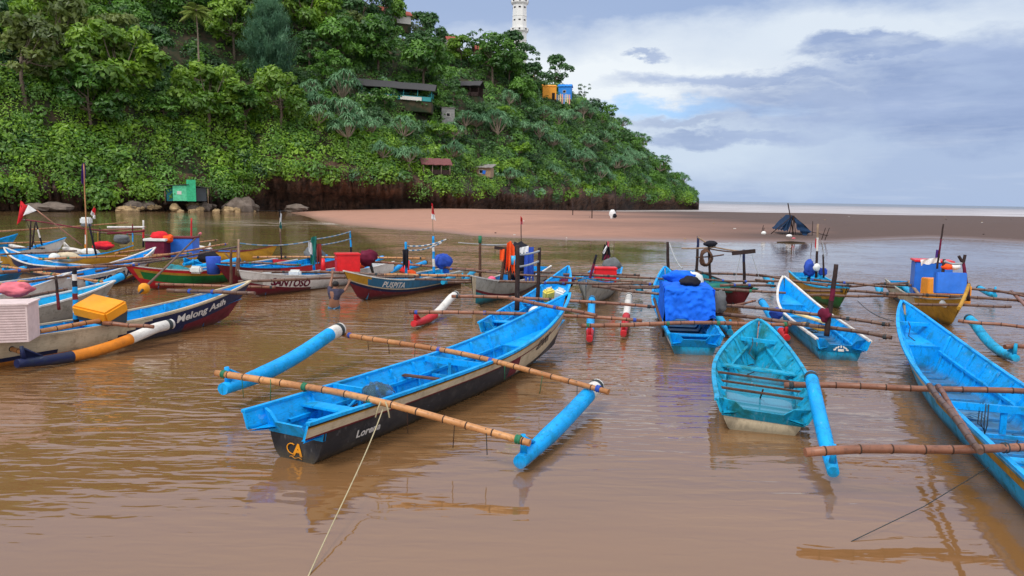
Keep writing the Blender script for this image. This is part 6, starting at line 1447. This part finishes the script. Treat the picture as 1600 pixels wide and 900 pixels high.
clutter('A', [(4.9, .1, 'coil', 'cord_green'), (2.3, -.2, 'line', 'cord_dark'), (.75, .0, 'line', 'rope')])
clutter('G', [(5.6, .1, 'coil', 'rope_blue'), (3.6, -.2, 'line', 'cord_dark')]); clutter('E', [(3.0, .05, 'coil', 'cord_dark'), (1.6, .1, 'line', 'rope')]); clutter('F', [(3.0, .1, 'line', 'cord_dark')])
# monogram on the black stern
vs, fs = text_mesh('A', .22, .04, .1); xs = [v.x for v in vs]; cx = (min(xs) + max(xs)) / 2
HA = BOATS['A']; mb = MB(); mb.add([Vector((-.012, -(v.x - cx) - .03, v.y + .02)) for v in vs], fs)
pts = [Vector((-.014, .02 - (-.035 + .065 * math.cos(a) * (1 + .1 * a)), .11 + .05 * math.sin(a) * (1 + .12 * a))) for a in [i * .5 for i in range(2, 11)]]
mb.tube(pts, .008, 5); mb.tube([Vector((-.014, .10 - i * .03, -.01 + .012 * math.sin(i * 1.5))) for i in range(8)], .007, 5)
mb.build('monogram', M['yellow'], Aroot)
r_a = G(598, 640, .66); r_b = G(482, 900, 0.0); pts = []
for i in range(24): u = i / 23; q = r_a.lerp(r_b, u); q.z -= .10 * 4 * u * (1 - u) * (1 - u); pts.append(q)
thing(MB().tube(pts + [r_b + (r_b - r_a).normalized() * 1.0 + Vector((0, 0, -.1))], .0075, 6), 'mooring_rope', M['rope'], 'pale rope running from the foreground boat down into the water', 'rope')
for s in (1, -1): thing(MB().tube([r_a + Vector((.03 * s, .02, .10)), r_a + Vector((.06 * s, .02, .02)), r_a + Vector((.09 * s, -.02, -.10))], .010, 6), 'rope_end', M['rope'], 'frayed knot end of the pale rope pointing ' + ('right' if s > 0 else 'left'), 'rope')
a, b = G(1545, 730, .45), G(1330, 846, 0); thing(MB().tube([a, a.lerp(b, .5) - Vector((0, 0, .05)), b], .005, 5), 'mooring_rope', M['cord_dark'], 'thin dark rope from the big blue boat into the water', 'rope')
# rainwater in the short aqua boat, seats and poles inside it
HF = BOATS['F']; P = []
for i in range(14):
    t = .04 + .50 * i / 13; y = HF.half_at(t * HF.L, .09) - .01; P.append([Vector((t * HF.L, y, .088)), Vector((t * HF.L, -y, .088))])
mw = bpy.data.materials.new('rain_water'); mw.use_nodes = True; n = NT(mw.node_tree); bs = n.new('BsdfPrincipled', ins={'Base Color': (.05, .28, .40, 1), 'Roughness': .03, 'IOR': 1.33}); n.l.new(bs.outputs[0], n.new('OutputMaterial').inputs[0])
mb = MB(); mb.grid(P, smooth=False); mb.build('rain_water', mw, HF.root)
for k, (x, z) in enumerate(((1.95, .34), (1.5, .30), (1.02, .30))):
    y = HF.half_at(x, z); mb = MB(); mb.box((x, 0, z), (.07 if k != 1 else .05, 2 * y, .03), bev=.004); mb.build('cross_plank', M['wood'], HF.root)
MB().tube([(1.5, -.02, .10), (1.02, -.02, .36)], .014, 5).build('pin', M['dark_wood'], HF.root)
for s in (1, -1): MB().box((HF.L * .56, s * .4, .30), (.05, .05, .05)).build('cleat', M['aqua'], HF.root)
for key, xx in (('G', .88), ('F', .86), ('D', .9)):
    Hh = BOATS[key]; x = xx * Hh.L; z = Hh.g(xx) - .10; y = Hh.half_at(x, z); MB().box((x, 0, z), (.09, 2 * y, .07)).build('bow_beam', M['blue_clean' if key != 'F' else 'aqua'], Hh.root)
    mb = MB(); mb.tube([(x - .02, .12, z + .04), (x - .15, .10, z - .05), (x - .35, .16, z - .22), (x - .5, .05, z - .3)], .010, 5); mb.build('cord', M['cord_dark'], Hh.root)
Hh = BOATS['G']
for x, zz in ((4.55, 0), (4.6, .42)):
    y = Hh.half_at(x, Hh.g(x / Hh.L) - .05 - zz); MB().box((x, 0, Hh.g(x / Hh.L) - .02 - zz), (.07, 2 * y, .10 if zz == 0 else .05)).build('cross_beam', M['blue_clean'], Hh.root)
MB().box((4.57, .0, .38), (.05, .08, .42)).build('strut', M['blue_clean'], Hh.root)
mb = MB()
for k in range(4): mb.tube([(4.5 + .02 * k, .22 + .03 * k, .6), (4.48 + .02 * k, .22 + .035 * k, .3), (4.5, .24, .14 + .03 * k)], .008, 5)
mb.build('cords', M['cord_dark'], Hh.root)
# ================================================================ the wading man
def skin_mesh(name, verts, edges, radii, mats, sub=2):
    me = bpy.data.meshes.new(name); me.from_pydata(verts, edges, []); o = bpy.data.objects.new(name, me); COL.objects.link(o)
    md = o.modifiers.new('skin', 'SKIN'); me.skin_vertices.new() if not me.skin_vertices else None
    for i, r in enumerate(radii): me.skin_vertices[0].data[i].radius = (r, r) if not hasattr(r, '__len__') else r
    me.skin_vertices[0].data[0].use_root = True
    s = o.modifiers.new('sub', 'SUBSURF'); s.levels = s.render_levels = sub
    bpy.context.view_layer.update(); dg = bpy.context.evaluated_depsgraph_get(); m2 = bpy.data.meshes.new_from_object(o.evaluated_get(dg)); bpy.data.objects.remove(o)
    for p in m2.polygons: p.use_smooth = True
    m2.materials.clear(); [m2.materials.append(m) for m in mats]
    return m2
plain('skin', (.24, .11, .065), .5, .05); plain('hair', (.012, .010, .010), .7); plain('shirt', (.045, .042, .075), .85, .4, 8); plain('shorts', (.06, .16, .28), .85)
hd = G(522, 482, 0)
V_ = [(0, 0, -.08), (.01, -.02, .16), (.04, -.02, .36), (.05, -.02, .45), (.05, .0, .52), (.05, .01, .62),       # pelvis belly chest neck head crown
      (-.12, -.02, .38), (-.10, .10, .58), (-.06, .22, .80), (-.05, .24, .90),                                   # left arm up: shoulder elbow wrist hand
      (.21, -.02, .37), (.30, .14, .34), (.40, .22, .52), (.44, .24, .60),                                      # right arm reaching
      (-.10, 0, -.14), (-.13, .05, -.50), (-.14, .0, -.92), (-.14, .12, -.96), (.10, 0, -.14), (.14, .08, -.50), (.15, .02, -.92), (.15, .14, -.96)]
E_l = [(0, 1), (1, 2), (2, 3), (3, 4), (4, 5), (2, 6), (6, 7), (7, 8), (8, 9), (2, 10), (10, 11), (11, 12), (12, 13), (0, 14), (14, 15), (15, 16), (16, 17), (0, 18), (18, 19), (19, 20), (20, 21)]
Rr = [(.15, .11), (.145, .105), (.15, .10), .055, .085, .075, .060, .045, .032, .030, .060, .045, .032, .030, .09, .065, .045, .035, .09, .065, .045, .035]
for base, hv, dr in ((9, Vector((-.05, .24, .90)), Vector((0, .25, 1))), (13, Vector((.44, .24, .60)), Vector((.3, .2, 1)))):
    for f, (ox, L_) in enumerate(((-.028, .072), (-.010, .082), (.010, .078), (.027, .062))):
        i0 = len(V_); V_ += [tuple(hv + Vector((ox, 0, .02))), tuple(hv + Vector((ox * 1.3, 0, .02)) + dr.normalized() * L_ * .6), tuple(hv + Vector((ox * 1.4, .02, .02)) + dr.normalized() * L_)]; E_l += [(base, i0), (i0, i0 + 1), (i0 + 1, i0 + 2)]; Rr += [.012, .009, .008]
    i0 = len(V_); V_ += [tuple(hv + Vector((-.045, 0, -.01))), tuple(hv + Vector((-.065, .01, .03)))]; E_l += [(base, i0), (i0, i0 + 1)]; Rr += [.011, .009]
me = skin_mesh('person', V_, E_l, Rr, [M['skin']])
man = link('person', me); man.location = (hd.x, hd.y, 0.17); man.rotation_euler = (0, 0, .15); tag(man, 'person in dark shirt wading waist deep and reaching up to the boat', 'person')
me = skin_mesh('shirt', [(0, 0, .0), (.01, -.02, .10), (.04, -.02, .34), (.05, -.02, .41), (-.13, -.02, .375), (-.12, .06, .50), (.22, -.02, .36), (.28, .09, .35)], [(0, 1), (1, 2), (2, 3), (2, 4), (4, 5), (2, 6), (6, 7)], [(.150, .115), (.150, .112), (.165, .118), .07, .078, .065, .078, .065], [M['shirt']]); link('shirt', me, man)
me = skin_mesh('shorts', [(0, 0, -.02), (-.09, .0, -.16), (-.12, .04, -.42), (.09, 0, -.16), (.13, .06, -.42)], [(0, 1), (1, 2), (0, 3), (3, 4)], [(.155, .122), (.10, .11), .095, (.10, .11), .095], [M['shorts']]); link('shorts', me, man)
link('hair', MB().blob((.05, -.012, .575), (.098, .108, .088), amp=.03).build('tmp', M['hair']).data, man); bpy.data.objects.remove(bpy.data.objects['tmp'])
for s in (1, -1): MB().blob((.05 + s * .092, .0, .55), (.016, .02, .03), amp=0, nu=8, nv=6).build('ear', M['skin'], man)
